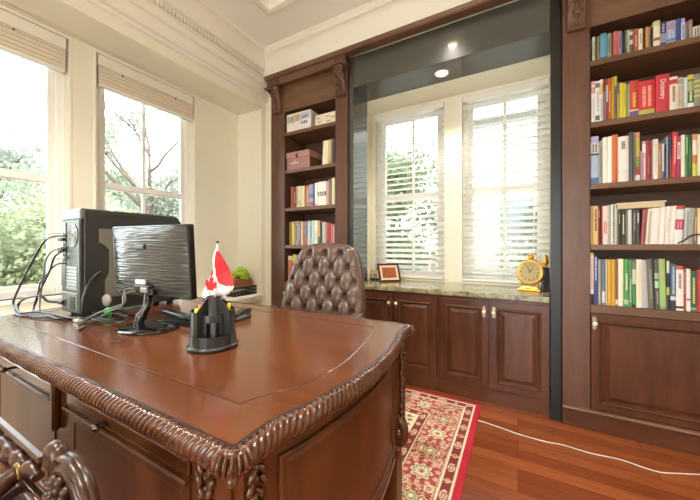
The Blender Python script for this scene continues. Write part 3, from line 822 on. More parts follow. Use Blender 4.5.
s5 = [
 (589.4, 593.6, 253, 'EFE6DE', 'white book with red text and black foot', {'b': ((0, .2, '26262A'), (.93, 1, 'E6D648')), 't': (.3, .9, 'D87A6E', 1)}), (593.6, 598, 256, '3E4488', 'navy violet book with white dotted edge', {'t': (.5, .98, 'C8CAE6', 1)}), (598, 601.8, 259.5, '9A9A98', 'grey book', {'t': (.1, .5, 'BCBCB8', 1)}), (601.8, 605.2, 259.5, '5E7C8E', 'steel blue book with white foot', {'b': ((.05, .3, 'D8DED8'),)}), (605.2, 607.6, 259.5, 'DCD2B4', 'cream thin book'),
 (607.6, 611.4, 259.5, 'E0B43C', 'golden yellow book'), (611.4, 615.4, 259.5, 'D9A224', 'deep gold book'), (615.4, 618.2, 259.5, '8A5E4A', 'brown book with white foot tag', {'b': ((.03, .14, 'E8DED0'),)}), (618.2, 624, 259, 'EDE8CC', 'thick cream book'), (624, 628.8, 259, '4AA048', 'green book with white title', {'t': (.35, .7, 'E0ECD0', 1), 'b': ((.05, .15, 'A8CCA0'),)}), (628.8, 632.4, 260, '5E8C66', 'grey green book', {'t': (.1, .6, 'B8C8B0', 1)}),
 (632.4, 636.4, 261, '3F9A48', 'green book with pale label', {'b': ((.5, .82, 'CFD8C4'), (.82, 1, '7A8A70'), (.0, .06, '2A2E2A'))}), (636.4, 642.2, 259.5, 'ECE6CC', 'thick ivory book', {'t': (.1, .9, 'DCD4B4', 1)}), (642.2, 648.6, 260, 'B4B6BC', 'silver lilac tilting book', {'lean': -.03}), (648.8, 655, 259, '66695A', 'dark khaki tilting book', {'lean': -.03, 't': (.2, .8, '8C8E7C', 1)}), (655.2, 659.8, 259, '54524E', 'dark book with mint label', {'lean': -.02, 'b': ((.42, .56, '9CD8B4'), (.6, .72, 'A8A8A0')), 't': (.1, .35, 'A09C94', 1)}),
 (660, 666.8, 259, '9CC070', 'light green thick book', {'lean': -.02, 'b': ((0, .06, '7EA058'),)}), (667, 670.2, 261, '3E3E34', 'black book with yellow band', {'b': ((.3, .46, 'D8D63A'), (.75, 1, 'D8D4C4'))}), (670.4, 676, 264, '44688E', 'blue book with white title and dark foot', {'b': ((0, .2, '2E3440'), (.22, .3, 'D0D4D4')), 't': (.35, .95, 'B4CCDC', 1)}), (676, 684, 266, 'EDE6E0', 'white thick book with red cap', {'b': ((.92, 1, 'D6403A'), (.05, .1, '2E2E34')), 't': (.5, .85, '8A8480', 1)}), (684, 686.4, 268, 'C43834', 'red thin book', {'t': (.4, .9, 'E8B0A0', 1)}),
 (686.4, 690.6, 269, 'ECE4DC', 'white slim book with red stripe', {'b': ((.26, .3, 'C84A40'),)}), (690.6, 697.2, 271, '2E6848', 'dark green book with yellow title', {'t': (.2, .85, 'D8D07A', 1), 'b': ((.04, .1, '88A890'),)}), (697.4, 703, 270, 'C02E30', 'red book at the edge')]
for z, ent, nm, gr in ((2.246, s1, 'top', 'top row'), (1.872, s2, 'second', 'second row'), (1.497, s3, 'third', 'third row'), (1.129, s4, 'fourth', 'fourth row'), (BASE_TOP, s5, 'lowest', 'lowest row')):
    row(z, ent, 'from window on', 'books in the %s of the wide bookcase' % gr, "wide bookcase's %s row" % nm, YBK, .30)
# folder lying on the fourth row
mb = MB(); xa, xb = onY(617, 205, 2.35).x, onY(665.5, 205, 2.35).x; zf = onY(640, 208.5, 2.35).z
M = Matrix.Translation(((xa + xb) / 2, 2.35, zf + .003)) @ Matrix.Rotation(math.radians(-1.0), 4, 'Y') @ Matrix.Rotation(math.radians(1.5), 4, 'Z')
mb.cbox(-(xb - xa) / 2, (xb - xa) / 2, 0, .2, 0, .030, .003, M=M)
fo = tag(mb.build('carton_box', plain('buff card', 'D9C9A2', .7), origin=((xa + xb) / 2, 2.45, zf)), 'flat buff cardboard box lying across the books of the fourth row', 'box')
mb = MB(); mb.cbox(-(xb - xa) / 2 - .003, (xb - xa) / 2 + .006, -.003, .203, .026, .036, .002, M=M); mb.build('lid', plain('buff card lid', 'E0D2AE', .7), fo)
# corner bookcase
l3 = [(290.8, 293.4, 186.8, 'A8482E', 'brick red book'), (293.4, 296, 186.8, '8A2E24', 'maroon book', {'t': (.2, .8, 'C89A78', 1)}), (296, 299, 186.2, 'E2D3AC', 'cream book', {'t': (.1, .9, 'B49C70', 1)}), (299, 301.8, 186, 'D7DCB0', 'pale lime cream book', {'t': (.1, .3, '8A8C58', 1)}), (301.8, 304.2, 185.8, 'E6D9A6', 'straw book'), (304.2, 306.4, 186, 'B0643A', 'rust book'), (306.4, 308.8, 185.8, 'D08A50', 'orange book', {'t': (.2, .8, 'F0CCA0', 1)}),
 (308.8, 313, 184.5, '9E9ACB', 'lilac book with blue and pink bands', {'b': ((.38, .58, '5A84BE'), (.2, .38, 'B4A0C8'), (.05, .2, 'B05A86'))}), (313, 314.6, 185, '3A3C5A', 'dark blue thin book'), (314.8, 317.4, 183, 'EFEBE2', 'white narrow book', {'b': ((.02, .06, 'B45040'),)}), (317.4, 326, 181.5, 'EDE8DE', 'wide white book with a grey centre band', {'b': ((.4, .58, '7E7C78'),), 't': (.43, .55, 'D8D4CC', 3)}), (326, 328.4, 181, 'D8A8A0', 'rose book'), (328.6, 331.6, 179, '8A6E5E', 'brown book'), (331.6, 334.6, 178, 'E6DCA8', 'cream yellow book')]
l4 = [(289.2, 291.2, 222, '8E7024', 'mustard book'), (291.2, 294.4, 221.5, 'DCCB4C', 'yellow book with rose cap', {'b': ((.92, 1, 'D08A6A'),)}), (294.8, 298, 221, 'B4A4AC', 'mauve grey book', {'t': (.2, .8, '7E6E78', 1)}), (298, 300.6, 221, '8C867E', 'taupe book', {'t': (.2, .9, 'D0CAC0', 1)}), (300.6, 302.6, 221.5, 'E8C8A0', 'peach book'), (302.6, 305, 221.5, 'A89070', 'khaki book', {'b': ((0, .35, 'C87A4A'),)}), (305, 307.4, 221.5, '8A7E9C', 'violet grey book', {'b': ((0, .3, 'C08A5A'),)}), (307.4, 309.4, 221, 'DCE0E0', 'white slim book'), (309.4, 312, 221, 'A4C8D2', 'light blue book', {'t': (.3, .8, '6A98A8', 1)}),
 (312, 314.4, 220.5, 'C2DED8', 'aqua white book'), (314.4, 317.2, 220.5, 'F0EEE6', 'white book beside the aqua one', {'t': (.2, .6, 'C0C0B8', 1)}), (317.2, 320, 221, 'D6B45A', 'ochre book', {'b': ((0, .35, '6E6A58'),)}), (320, 321.8, 222, '3E3A38', 'black thin book'), (321.8, 325.4, 222, 'B9C2AE', 'sage book'), (325.4, 326.8, 223, 'A89888', 'taupe thin book'), (326.8, 330.4, 223, 'C2323A', 'bright red book', {'b': ((0, .12, '2A2426'),)}), (330.4, 332.6, 224, 'C87A74', 'salmon book'), (332.6, 334.6, 224, 'B8484C', 'cherry red book', {'t': (.1, .9, 'E8D0CC', 1)})]
l5 = [(288, 292.4, 256, 'CE6A58', 'coral book with cream top', {'b': ((.85, 1, 'D8C8A8'), (.0, .1, 'B83A38'))}), (292.6, 296, 254.5, 'C9CC40', 'lime yellow book'), (296, 297.6, 255, '8A8A3A', 'olive thin book'), (297.6, 299.8, 256, 'B04A34', 'brick book'), (300, 303, 256, 'B8BCC0', 'grey book'), (303, 306, 255.5, 'DCD2BC', 'cream book behind the chair'), (306, 309, 256, '6A7E94', 'slate blue book behind the chair'), (309, 312, 255, '9C4A40', 'dull red book behind the chair')]
for z, ent, nm in ((1.497, l3, 'third'), (1.129, l4, 'fourth'), (BASE_TOP, l5, 'lowest')):
    row(z, ent, 'from wall on', 'books in the %s row of the corner bookcase' % nm, "corner bookcase's %s row" % nm, YBK, .24)
l2 = [(322.2, 327.4, 141, 'E6DFC0', 'cream book', {'lean': .05}), (327.6, 330.2, 139.5, 'DDBB6A', 'yellow book with cream edge', {'lean': .04, 'b': ((0, .15, 'C8A050'),)}), (330.4, 332.4, 139, '6E727A', 'slate grey book'), (332.4, 334.6, 138.5, '4A3A34', 'dark brown book')]
row(1.872, l2, 'after pink box on', 'books beside the pink box in the corner bookcase', "corner bookcase's second row", 2.345, .24)
# ------------------------------------------------------------------ boxes in the corner bookcase
zt = SHELF_TOPS[0] + .0005
xa, xb = onY(286.4, 130, 2.335).x, onY(310, 125, 2.335).x + .004
def text_mesh(parent, s, col, x, z, y, width, rot=0):
    cu = bpy.data.curves.new('t', 'FONT'); cu.body = s; cu.size = 1
    to = bpy.data.objects.new('t', cu); COL.objects.link(to); bpy.context.view_layer.update()
    me = bpy.data.meshes.new_from_object(to.evaluated_get(bpy.context.evaluated_depsgraph_get())); bpy.data.objects.remove(to)
    xs = [v.co.x for v in me.vertices]; k = width / (max(xs) - min(xs)); x0 = min(xs)
    org = Vector(parent['_org'])
    for v in me.vertices: v.co = Vector((x + (v.co.x - x0) * k, y, z + v.co.y * k)) - org
    me.materials.clear(); me.materials.append(cmat(col))
    o = bpy.data.objects.new('lettering', me); COL.objects.link(o); o.parent = parent
    return o
c = MB(); c.cbox(xa, xb, 2.338, 2.56, zt, zt + .178, .003)
c = c.build('carton', plain('white lilac card', 'EDE9E4', .5), origin=((xa + xb) / 2, 2.45, zt))
tag(c, 'white printed carton with lilac patches at the top of corner bookcase', 'box')
mb = MB(); y = 2.3372; wd = xb - xa
for f0, f1, g0, g1, col in ((.03, .24, .54, .93, 0), (.25, .3, .5, .95, 1), (.34, .56, .56, .97, 2), (.58, .98, .60, .99, 3)):
    mb.box(xa + f0 * wd, xa + f1 * wd, y, y + .0006, zt + g0 * .165, zt + g1 * .165, col)
mb.build('printed_panel', [cmat('B9BF9A'), cmat('7E6A62'), cmat('C7A892'), cmat('C9BCE0')], c)
mb = MB()
for k, (f, w_) in enumerate(((.62, .045), (.69, .03), (.745, .045), (.81, .05))):
    mb.box(xa + f * wd, xa + (f + w_) * wd, y - .0003, y + .0005, zt + .055, zt + .082)
for f, g in ((.66, .66), (.72, .67), (.78, .68), (.84, .72)):
    mb.box(xa + f * wd, xa + (f + .04) * wd, y - .0009, y - .0003, zt + g * .165, zt + (g + .12) * .165)
mb.build('printed_marks', cmat('5A5060'), c)
mb = MB(); mb.box(xb, xb + .0006, 2.36, 2.54, zt + .012, zt + .14); mb.build('side_panel', cmat('D2CCE2'), c)
xa, xb = xb + .045, LBB - .004
c = MB(); c.cbox(xa, xb, 2.345, 2.55, zt, zt + .105, .003)
c = c.build('carton', plain('cream card', 'EADFC8', .55), origin=((xa + xb) / 2, 2.45, zt)); tag(c, 'low cream carton beside the printed white one on the top shelf', 'box')
mb = MB()
for f, g in ((.08, .62), (.12, .3), (.5, .66), (.55, .2), (.75, .5)):
    mb.box(xa + f * (xb - xa), xa + (f + .18) * (xb - xa), 2.3443, 2.345, zt + g * .105, zt + (g + .1) * .105)
mb.build('printed_marks', cmat('B99C74'), c)
# pink keepsake box with a lid
zt = SHELF_TOPS[1] + .0005
xa, xb = LA + .006, onY(309.5, 160, 2.335).x
t = MB(); t.cbox(xa + .004, xb - .004, 2.340, 2.60, zt, zt + .135, .003)
t = t.build('keepsake_box', plain('dusty pink card', 'A87A76', .5), origin=((xa + xb) / 2, 2.47, zt)); tag(t, 'dusty pink lidded box with brown side on the second shelf of the corner bookcase', 'box')
mb = MB(); mb.cbox(xa, xb, 2.334, 2.604, zt + .112, zt + .172, .003); lid = mb.build('lid', plain('dusty pink lid', 'B48680', .5), t)
mb = MB(); mb.box(xb - .0045, xb - .0034, 2.345, 2.59, zt + .004, zt + .110); mb.build('side_panel', cmat('7A4A34'), t)
mb = MB(); mb.lathe([(.004, 0), (.010, .003), (.012, .006), (.004, .008)], ((xa + xb) / 2, 2.334, zt + .122), 'y', 14); mb.tube(smooth_path([((xa + xb) / 2 - .012, 2.331, zt + .115), ((xa + xb) / 2 - .016, 2.328, zt + .135), ((xa + xb) / 2 + .006, 2.328, zt + .150)], 5), .004, 6)
mb.build('clasp', BLK, lid)
mb = MB()
for k in range(7):
    x = xa + .06 + k * .014; mb.box(x, x + .009, 2.339, 2.3403, zt + .055 + .002 * (k % 3), zt + .068 + .003 * (k % 2))
for k in range(3):
    x = xa + .085 + k * .014; mb.box(x, x + .009, 2.339, 2.3403, zt + .078, zt + .084)
mb.build('printed_marks', cmat('E6D2C8'), t)
# headset cable on the fourth row
mb = MB(); z4 = SHELF_TOPS[3]
mb.tube(smooth_path([onY(678, 243.3, 2.322), onY(684, 240.5, 2.321), onY(690, 236.5, 2.32), onY(696, 234.6, 2.32), onY(704, 235.5, 2.32), onY(710, 243, 2.32)], 8), .0042, 8)
cb = mb.build('cable', BLK, origin=onY(690, 243, 2.32)); tag(cb, 'black cable arching in front of the fourth row of books', 'cable')

# ------------------------------------------------------------------ things on the worktop
ZW = .7875
t = thing('photo_frame', 'dark framed picture with cream mat leaning on the worktop', 'picture frame', onZ(390.6, 281.8, ZW)[:], 0)
M = Matrix.Translation(t.location) @ Matrix.Rotation(math.radians(46), 4, 'Z') @ Matrix.Rotation(math.radians(-22), 4, 'X')
fw, fh = .108, .178
mb = MB()
for a, b, c_, d in ((-fw, -fw + .017, 0, fh), (fw - .017, fw, 0, fh), (-fw + .017, fw - .017, 0, .017), (-fw + .017, fw - .017, fh - .017, fh)): mb.cbox(a, b, -.008, .008, c_, d, .003, M=M)
mb.build('frame', wood('dark walnut frame', '2E1A10', '4A2C1A', 'x', 6, 8), t)
mb = MB(); mb.box(-fw + .016, fw - .016, -.001, .004, .016, fh - .016, M=M); mat_ = mb.build('mat_board', plain('cream mat', 'EBD6B8', .7), t)
mb = MB(); mb.box(-fw + .038, fw - .038, -.0025, .0, .038, fh - .038, M=M); mb.build('picture', plain('rust painting', 'A4552C', .5, var=.5, scale=25), t)
mb = MB(); mb.box(-.02, .02, .008, .012, .02, .14, M=M); mb.cbox(-.02, .02, .03, .085, 0, .004, .001, M=Matrix.Translation(t.location) @ Matrix.Rotation(math.radians(46), 4, 'Z')); mb.build('easel_back', BLK, t)

p = onZ(373.5, 279.5, ZW)
t = thing('desk_calendar', 'small cream date block calendar on a dark stand beside the picture frame', 'calendar', p[:], 0)
M = Matrix.Translation(p) @ Matrix.Rotation(math.radians(6), 4, 'Z')
mb = MB(); mb.cbox(-.062, .062, -.03, .03, 0, .018, .003, M=M); mb.cbox(-.062, .062, .022, .03, .018, .034, .002, M=M); mb.build('stand', plain('dark brown stand', '3A2A1E', .4), t)
for s in (-1, 1):
    mb = MB(); mb.cbox(s * .029 - .027, s * .029 + .027, -.027, .02, .0185, .072, .003, M=M); b_ = mb.build('date_block', plain('cream block %d' % s, 'E6D8B4', .5), t)
    mb = MB()
    for k in range(2):
        x = s * .029 - .014 + k * .016
        mb.box(x, x + .010, -.0275, -.0268, .030, .062, M=M)
        mb.box(x + .003, x + .007, -.0278, -.0274, .034 + .014 * k, .042 + .014 * k, 1, M=M)
    mb.build('numeral', [cmat('4A3A2A'), cmat('E6D8B4')], b_)
mb = MB(); mb.cbox(-.05, .05, -.024, .016, .0725, .098, .003, M=M); mb.build('month_block', plain('cream month block', 'DCCB9E', .5), t)
mb = MB(); mb.lathe([(.003, .098), (.006, .101), (.006, .112), (.003, .118)], (0, 0, 0), 'z', 10, M=M @ Matrix.Translation((.035, 0, 0))); mb.build('finial', BLK, t)
p2 = onZ(368.4, 280, ZW)
mb = MB(); mb.lathe([(.014, 0), (.016, .006), (.016, .085), (.010, .095), (.006, .10)], p2, 'z', 16)
tag(mb.build('candle', PORC, origin=p2), 'small white pillar candle beside the date blocks', 'candle')

# gold clock
p = onZ(530, 290.5, ZW)
t = thing('mantel_clock', 'gold pocket-watch shaped clock on a gold stand on the worktop', 'clock', p[:], math.radians(-18))
mb = MB(); mb.cbox(-.075, .075, -.035, .045, 0, .012, .004); mb.cbox(-.06, .06, -.025, .035, .012, .026, .004)
for s in (-1, 1): mb.ball((s * .062, -.025, .004), (.012, .012, .006)); 
mb.tube(smooth_path([(-.05, .0, .026), (-.058, -.012, .04), (-.05, -.015, .055)], 5), .006, 8); mb.tube(smooth_path([(.05, .0, .026), (.058, -.012, .04), (.05, -.015, .055)], 5), .006, 8)
mb.build('stand', GOLD, t, local=True)
M = Matrix.Translation((0, .005, .135)) @ Matrix.Rotation(math.radians(-10), 4, 'X')
mb = MB(); mb.lathe([(.060, -.022), (.085, -.018), (.094, -.006), (.094, .004), (.088, .014), (.078, .018), (.074, .012)], (0, 0, 0), 'y', 40, M=M); cs = mb.build('case', GOLD, t, local=True)
mb = MB(); mb.lathe([(.002, .0150), (.0765, .0150)], (0, 0, 0), 'y', 40, M=M); dial = mb.build('dial', plain('pale gold dial', 'EFDCA0', .6), cs, local=True)
mb = MB()
for k in range(12):
    q = PI / 6 * k; mb.box(-.002, .002, -.0170, -.0152, .052, .064, M=M @ Matrix.Rotation(q, 4, 'Y'))
mb.box(-.0022, .0022, -.0176, -.0160, -.005, .034, M=M @ Matrix.Rotation(.6, 4, 'Y')); mb.box(-.0016, .0016, -.0182, -.0166, -.008, .048, M=M @ Matrix.Rotation(-.35, 4, 'Y'))
mb.build('hands', cmat('2A2418'), cs, local=True)
mb = MB(); mb.lathe([(.012, .086), (.014, .094), (.020, .100), (.024, .112), (.020, .122), (.008, .126)], (0, 0, 0), 'z', 18, M=M)
mb.tube([Vector((.034 * math.cos(q), 0, .108 + .024 * math.sin(q))) for q in [2 * PI * k / 24 for k in range(24)]], .004, 8, close=True) if False else None
mb.tube([M @ Vector((.036 * math.cos(q), 0, .112 + .026 * math.sin(q))) for q in [2 * PI * k / 24 for k in range(24)]], .004, 8, close=True)
mb.build('crown', GOLD, cs, local=True)
# dark slim bottle with gold neck
p = onZ(545.2, 291.5, ZW)
t = thing('perfume_bottle', 'slim dark bottle with a gold figural stopper beside the black portal', 'bottle', p[:], .2)
mb = MB(); mb.cbox(-.024, .024, -.018, .018, 0, .175, .005); mb.build('bottle', plain('dark plum glass', '45414C', .2), t, local=True)
mb = MB(); mb.lathe([(.012, .175), (.016, .180), (.010, .190), (.020, .205), (.022, .222), (.012, .240), (.016, .252), (.010, .266), (.003, .270)], (0, 0, 0), 'z', 16); mb.build('stopper', GOLD, t, local=True)

# ------------------------------------------------------------------ rug
def make_rug():
    x1, y1 = -.222, 2.303; x0, y0 = x1 - 2.05, y1 - 3.0
    step = .0055
    nx, ny = int((x1 - x0) / step) + 1, int((y1 - y0) / step) + 1
    X, Y = np.meshgrid(np.linspace(x0, x1, nx), np.linspace(y0, y1, ny), indexing='ij')
    lx = np.minimum(X - x0, x1 - X); ly = np.minimum(Y - y0, y1 - Y)
    d = np.minimum(lx, ly); onside = lx < ly
    s = np.where(onside, Y - (y0 + y1) / 2, X - (x0 + x1) / 2)     # along the border
    C = lambda h: np.array(srgb(h)[:3])
    red, dred, wine, cream, tan, green, pink, dark, scar = C('B85450'), C('AC5650'), C('7A3836'), C('EADEC4'), C('D4BE98'), C('8E9270'), C('DDAC9C'), C('5A3A34'), C('BE3444')
    col = np.zeros(X.shape + (3,)); col[:] = dred
    h = lambda a, b: (np.sin(a * 12.9898 + b * 78.233) * 43758.5453) % 1.0
    def put(mask, c): col[mask] = c
    def flower(u, v, r, petals, cs, msk):
        rad = np.hypot(u, v); an = np.arctan2(v, u)
        k = rad / (r * (1 + .16 * np.cos(petals * an)))
        for lim, c in cs: put(msk & (k < lim), c)
    # guard border painter
    def guard(lo, hi, ground):
        m = (d >= lo) & (d < hi); put(m, ground)
        c0 = (lo + hi) / 2; w = hi - lo; per = w * 1.55
        ss = ((s + per / 2) % per) - per / 2; dd = d - c0
        alt = (np.floor((s + per / 2) / per) % 2) == 0
        e = (ss / (w * .52)) ** 2 + (dd / (w * .25)) ** 2
        put(m & alt & (e < 1), cream); put(m & alt & (e < .58), dred); put(m & alt & (e < .2), tan)
        k = np.abs(ss) / (w * .30) + np.abs(dd) / (w * .30)
        put(m & ~alt & (k < 1), tan); put(m & ~alt & (k < .6), red); put(m & ~alt & (k < .25), cream)
        cr = (np.abs(ss) < w * .06) & (np.abs(dd) > w * .3); put(m & ~alt & cr, pink)
        put((d >= lo) & (d < lo + .007), cream); put((d >= hi - .007) & (d < hi), cream)
        put((d >= lo + .007) & (d < lo + .011), dark); put((d >= hi - .011) & (d < hi - .007), dark)
    put(d < .038, scar)
    guard(.038, .100, C('8A403C'))
    # main border
    lo, hi = .100, .290
    m = (d >= lo) & (d < hi); c0 = (lo + hi) / 2; dd = d - c0
    fine = np.sin(s * 150 + 4 * np.sin(d * 90)) * np.sin(d * 160 + 3 * np.sin(s * 80))
    put(m & (fine > .10), pink); put(m & (fine > .45), tan); put(m & (fine < -.55), wine); put(m & (fine < -.86), green)
    per = .338; ss = ((s + per / 2) % per) - per / 2
    rr = np.hypot(ss, dd)
    put(m & (rr < .088), dred)
    ring = m & (np.abs(rr - .078) < .012) & (np.cos(10 * np.arctan2(dd, ss)) > 0); put(ring, pink)
    flower(ss, dd, .050, 8, ((1.0, cream), (.82, green), (.62, cream), (.40, tan), (.2, dred)), m)
    s2_ = (s % per) - per / 2
    for sg in (1, -1):
        flower(s2_, dd - sg * .046, .026, 6, ((1.15, wine), (1.0, tan), (.7, red), (.4, cream)), m)
    flower(s2_, dd, .030, 4, ((1.1, dark), (1, C('C8BE8A')), (.7, green), (.4, cream)), m)
    for sg in (1, -1):
        for q in (-.095, .095):
            flower(ss - q, dd - sg * .060, .018, 5, ((1.1, cream), (.75, red), (.35, tan)), m)
    guard(.290, .352, C('8A403C'))
    put((d >= .352) & (d < .412), cream)
    g2 = (d >= .352) & (d < .412)
    tri = np.abs(((s / .05) % 1) - .5) * 2
    put(g2 & (np.abs((d - .382) / .03) < .8 - tri), green); put(g2 & (np.abs((d - .382) / .03) < .4 - tri), red)
    put((d >= .412) & (d < .419), dark)
    f = d >= .419
    put(f, red)
    a = np.sin(X * 70 + 3 * np.sin(Y * 30)) * np.sin(Y * 70 + 3 * np.sin(X * 30))
    put(f & (a > .5), cream); put(f & (a > .75), tan); put(f & (a < -.6), green); put(f & (a < -.85), dark)
    col *= (0.93 + .14 * rng.random(X.shape))[..., None]
    fz = .011 + .0006 * rng.random(X.shape)
    edge = np.minimum(1, d / .012); fz = fz * (.5 + .5 * edge)
    V = np.stack([X, Y, fz], -1).reshape(-1, 3)
    me = bpy.data.meshes.new('rug')
    ii = np.arange((nx - 1) * (ny - 1)); i = ii // (ny - 1); j = ii % (ny - 1)
    F = np.stack([i * ny + j, (i + 1) * ny + j, (i + 1) * ny + j + 1, i * ny + j + 1], -1).astype(np.int32)
    org = np.array([(x0 + x1) / 2, (y0 + y1) / 2, .0])
    me.vertices.add(len(V)); me.vertices.foreach_set('co', (V - org).ravel())
    me.loops.add(F.size); me.loops.foreach_set('vertex_index', F.ravel())
    me.polygons.add(len(F)); me.polygons.foreach_set('loop_start', np.arange(0, F.size, 4, dtype=np.int32)); me.polygons.foreach_set('loop_total', np.full(len(F), 4, dtype=np.int32))
    me.update(calc_edges=True)
    at = me.attributes.new('weave', 'FLOAT_COLOR', 'POINT')
    at.data.foreach_set('color', np.concatenate([np.clip(col, 0, 1), np.ones(X.shape + (1,))], -1).reshape(-1, 4).ravel().astype(np.float32))
    # hem: sides down to the floor
    mt, nt, b = new_mat('woven wool'); an = nt.nodes.new('ShaderNodeAttribute'); an.attribute_name = 'weave'
    no = nt.nodes.new('ShaderNodeTexNoise'); no.inputs['Scale'].default_value = 400; tc = nt.nodes.new('ShaderNodeTexCoord'); nt.links.new(tc.outputs['Object'], no.inputs['Vector'])
    bp = nt.nodes.new('ShaderNodeBump'); bp.inputs['Strength'].default_value = .5; bp.inputs['Distance'].default_value = .002
    nt.links.new(no.outputs['Fac'], bp.inputs['Height']); nt.links.new(bp.outputs['Normal'], b.inputs['Normal'])
    nt.links.new(an.outputs['Color'], b.inputs['Base Color']); b.inputs['Roughness'].default_value = .95; b.inputs['Specular IOR Level'].default_value = .1
    me.materials.append(mt)
    ob = bpy.data.objects.new('rug', me); COL.objects.link(ob); ob.location = org; ob['_org'] = tuple(org)
    tag(ob, 'red and cream oriental rug with floral borders under the desk', 'rug')
    mb = MB(); e = .004
    for a, b_, c_, d_ in ((x0, x0 + e, y0, y1), (x1 - e, x1, y0, y1), (x0, x1, y0, y0 + e), (x0, x1, y1 - e, y1)): mb.box(a, b_, c_, d_, .0005, .0062)
    mb.build('bound_edge', plain('crimson binding', 'B8283A', .9), ob)
make_rug()

# white cord on the floor
mb = MB(); mb.tube(smooth_path([onZ(u, v, .004) for u, v in ((474, 419.5), (482, 421.5), (500, 427.5), (520, 434.5), (545, 441.5), (563, 445), (590, 453), (620, 459.5), (645, 468), (662, 472.5), (680, 473.5), (700, 474.5), (725, 475.5), (760, 480))], 8), .0027, 8)
tag(mb.build('floor_cord', plain('white cord', 'E2D5C6', .4), origin=onZ(590, 453, .0)), 'white cord running across the wooden floor from the rug', 'cord')
# ================================================================== DESK
ZD = .78
SIDE = [(.352, -.420), (.43, -.421), (.462, -.416), (.516, -.400), (.605, -.384), (.693, -.373), (.76, -.369), (.83, -.368), (.94, -.376), (1.054, -.394), (1.128, -.411), (1.19, -.419), (1.262, -.421)]
MX = -1.295
def side_x(y):
    Y = [p[0] for p in SIDE]; 
    # smooth (Catmull-Rom on the measured stations)
    y = min(max(y, Y[0]), Y[-1])
    for i in range(len(SIDE) - 1):
        if y <= SIDE[i + 1][0]: break
    y0, x0 = SIDE[i]; y1, x1 = SIDE[i + 1]
    xm = SIDE[max(i - 1, 0)]; xp = SIDE[min(i + 2, len(SIDE) - 1)]
    m0 = (x1 - xm[1]) / (y1 - xm[0]); m1 = (xp[1] - x0) / (xp[0] - y0); h = y1 - y0; t = (y - y0) / h
    return (2 * t**3 - 3 * t * t + 1) * x0 + (t**3 - 2 * t * t + t) * h * m0 + (-2 * t**3 + 3 * t * t) * x1 + (t**3 - t * t) * h * m1
NS = 48
ys = [.352 + .910 * i / NS for i in range(NS + 1)]
right = [(side_x(y), y) for y in ys]
left = [(2 * MX - x, y) for x, y in right[::-1]]
outline = right + left                        # counter-clockwise from the front right corner

DK = thing('executive_desk', 'large carved mahogany executive desk with a rope-carved edge', 'desk', (MX, .81, 0))
mb = MB(); mb.prism(outline, ZD - .035, ZD); mb.build('desk_top', DESKW, DK)
# inlay line
CURV = [(.457, -.525), (.502, -.511), (.545, -.486), (.589, -.466), (.694, -.448), (.75, -.446), (.812, -.450), (.964, -.474), (1.06, -.497), (1.118, -.513), (1.162, -.527)]
inl = smooth_path([(x, y, 0) for y, x in CURV], 6)
inl = [(p.x, p.y) for p in inl]; inl = inl + [(2 * MX - x, y) for x, y in inl[::-1]]
def strip(mb, path, w, z, close=True):
    n = len(path); P = []
    for i in range(n):
        a, b = Vector(path[i - 1]), Vector(path[(i + 1) % n])
        p = Vector(path[i]); d1 = (p - a).normalized(); d2 = (b - p).normalized()
        t = (d1 + d2); t = t.normalized() if t.length > 1e-6 else d2; nn = Vector((t.y, -t.x)); k = 1 / max(.5, abs(nn.dot(Vector((d1.y, -d1.x)))))
        P.append([(p.x + nn.x * w * k * o, p.y + nn.y * w * k * o, z + (0.0 if abs(o) > .5 else .0009)) for o in (-1, -.4, .4, 1)])
    mb.grid(P, closeu=True)
mb = MB(); strip(mb, inl, .0034, ZD + .0007); mb.build('inlay_line', plain('dark inlay bead', '50301E', .22, coat=.2), DK)
mb = MB()
ins = [(p[0], p[1]) for p in outline]
strip(mb, ins, .004, ZD + .0004); mb.build('edge_groove', plain('dark groove', '2A150B', .4), DK)

# rope-carved roll round the edge
pts, nrm = [], []
def seg(P, n_step):
    out = []
    for i in range(len(P) - 1):
        a, b = Vector(P[i]), Vector(P[i + 1]); k = max(1, int((b - a).length / n_step))
        for j in range(k): out.append(a.lerp(b, j / k))
    out.append(Vector(P[-1])); return out
def add_run(P):
    R = seg(P, .0024)
    for i, p in enumerate(R):
        t = (R[min(i + 2, len(R) - 1)] - R[max(i - 2, 0)]).normalized()
        pts.append(p); nrm.append(Vector((t.y, -t.x)))
def corner(n0, n1, p, k=9):
    a0 = math.atan2(n0.y, n0.x); a1 = math.atan2(n1.y, n1.x)
    while a1 < a0: a1 += 2 * PI
    for i in range(1, k): q = a0 + (a1 - a0) * i / k; pts.append(Vector(p)); nrm.append(Vector((math.cos(q), math.sin(q))))
runs = [right, [right[-1], left[0]], left, [left[-1], right[0]]]
for r in runs:
    s0 = len(pts); add_run(r)
    nxt = runs[(runs.index(r) + 1) % 4]
    R2 = [Vector(q) for q in nxt[:3]]; t2 = (R2[1] - R2[0]).normalized()
    corner(nrm[-1], Vector((t2.y, -t2.x)), r[-1])
NPH = 20; S = 0; P = []
for i, p in enumerate(pts):
    n_ = nrm[i]
    c = p + n_ * .006
    if i: S += (c - prevc).length
    prevc = c; rowp = []
    for k in range(NPH):
        ph = 2 * PI * k / NPH
        rib = abs(math.sin(PI * (S / .0165 - ph / PI * 2.1)))
        big = .5 + .5 * math.cos(2 * PI * S / .13 - ph)
        r = 1 - .26 * (1 - rib) ** 1.7 - .08 * big
        rx, rz = .0225 * r, .0265 * r
        q = c + n_ * rx * math.cos(ph); rowp.append((q.x, q.y, .7565 + rz * math.sin(ph)))
    P.append(rowp)
mb = MB()
nP = len(P); vs = [p for r in P for p in r]
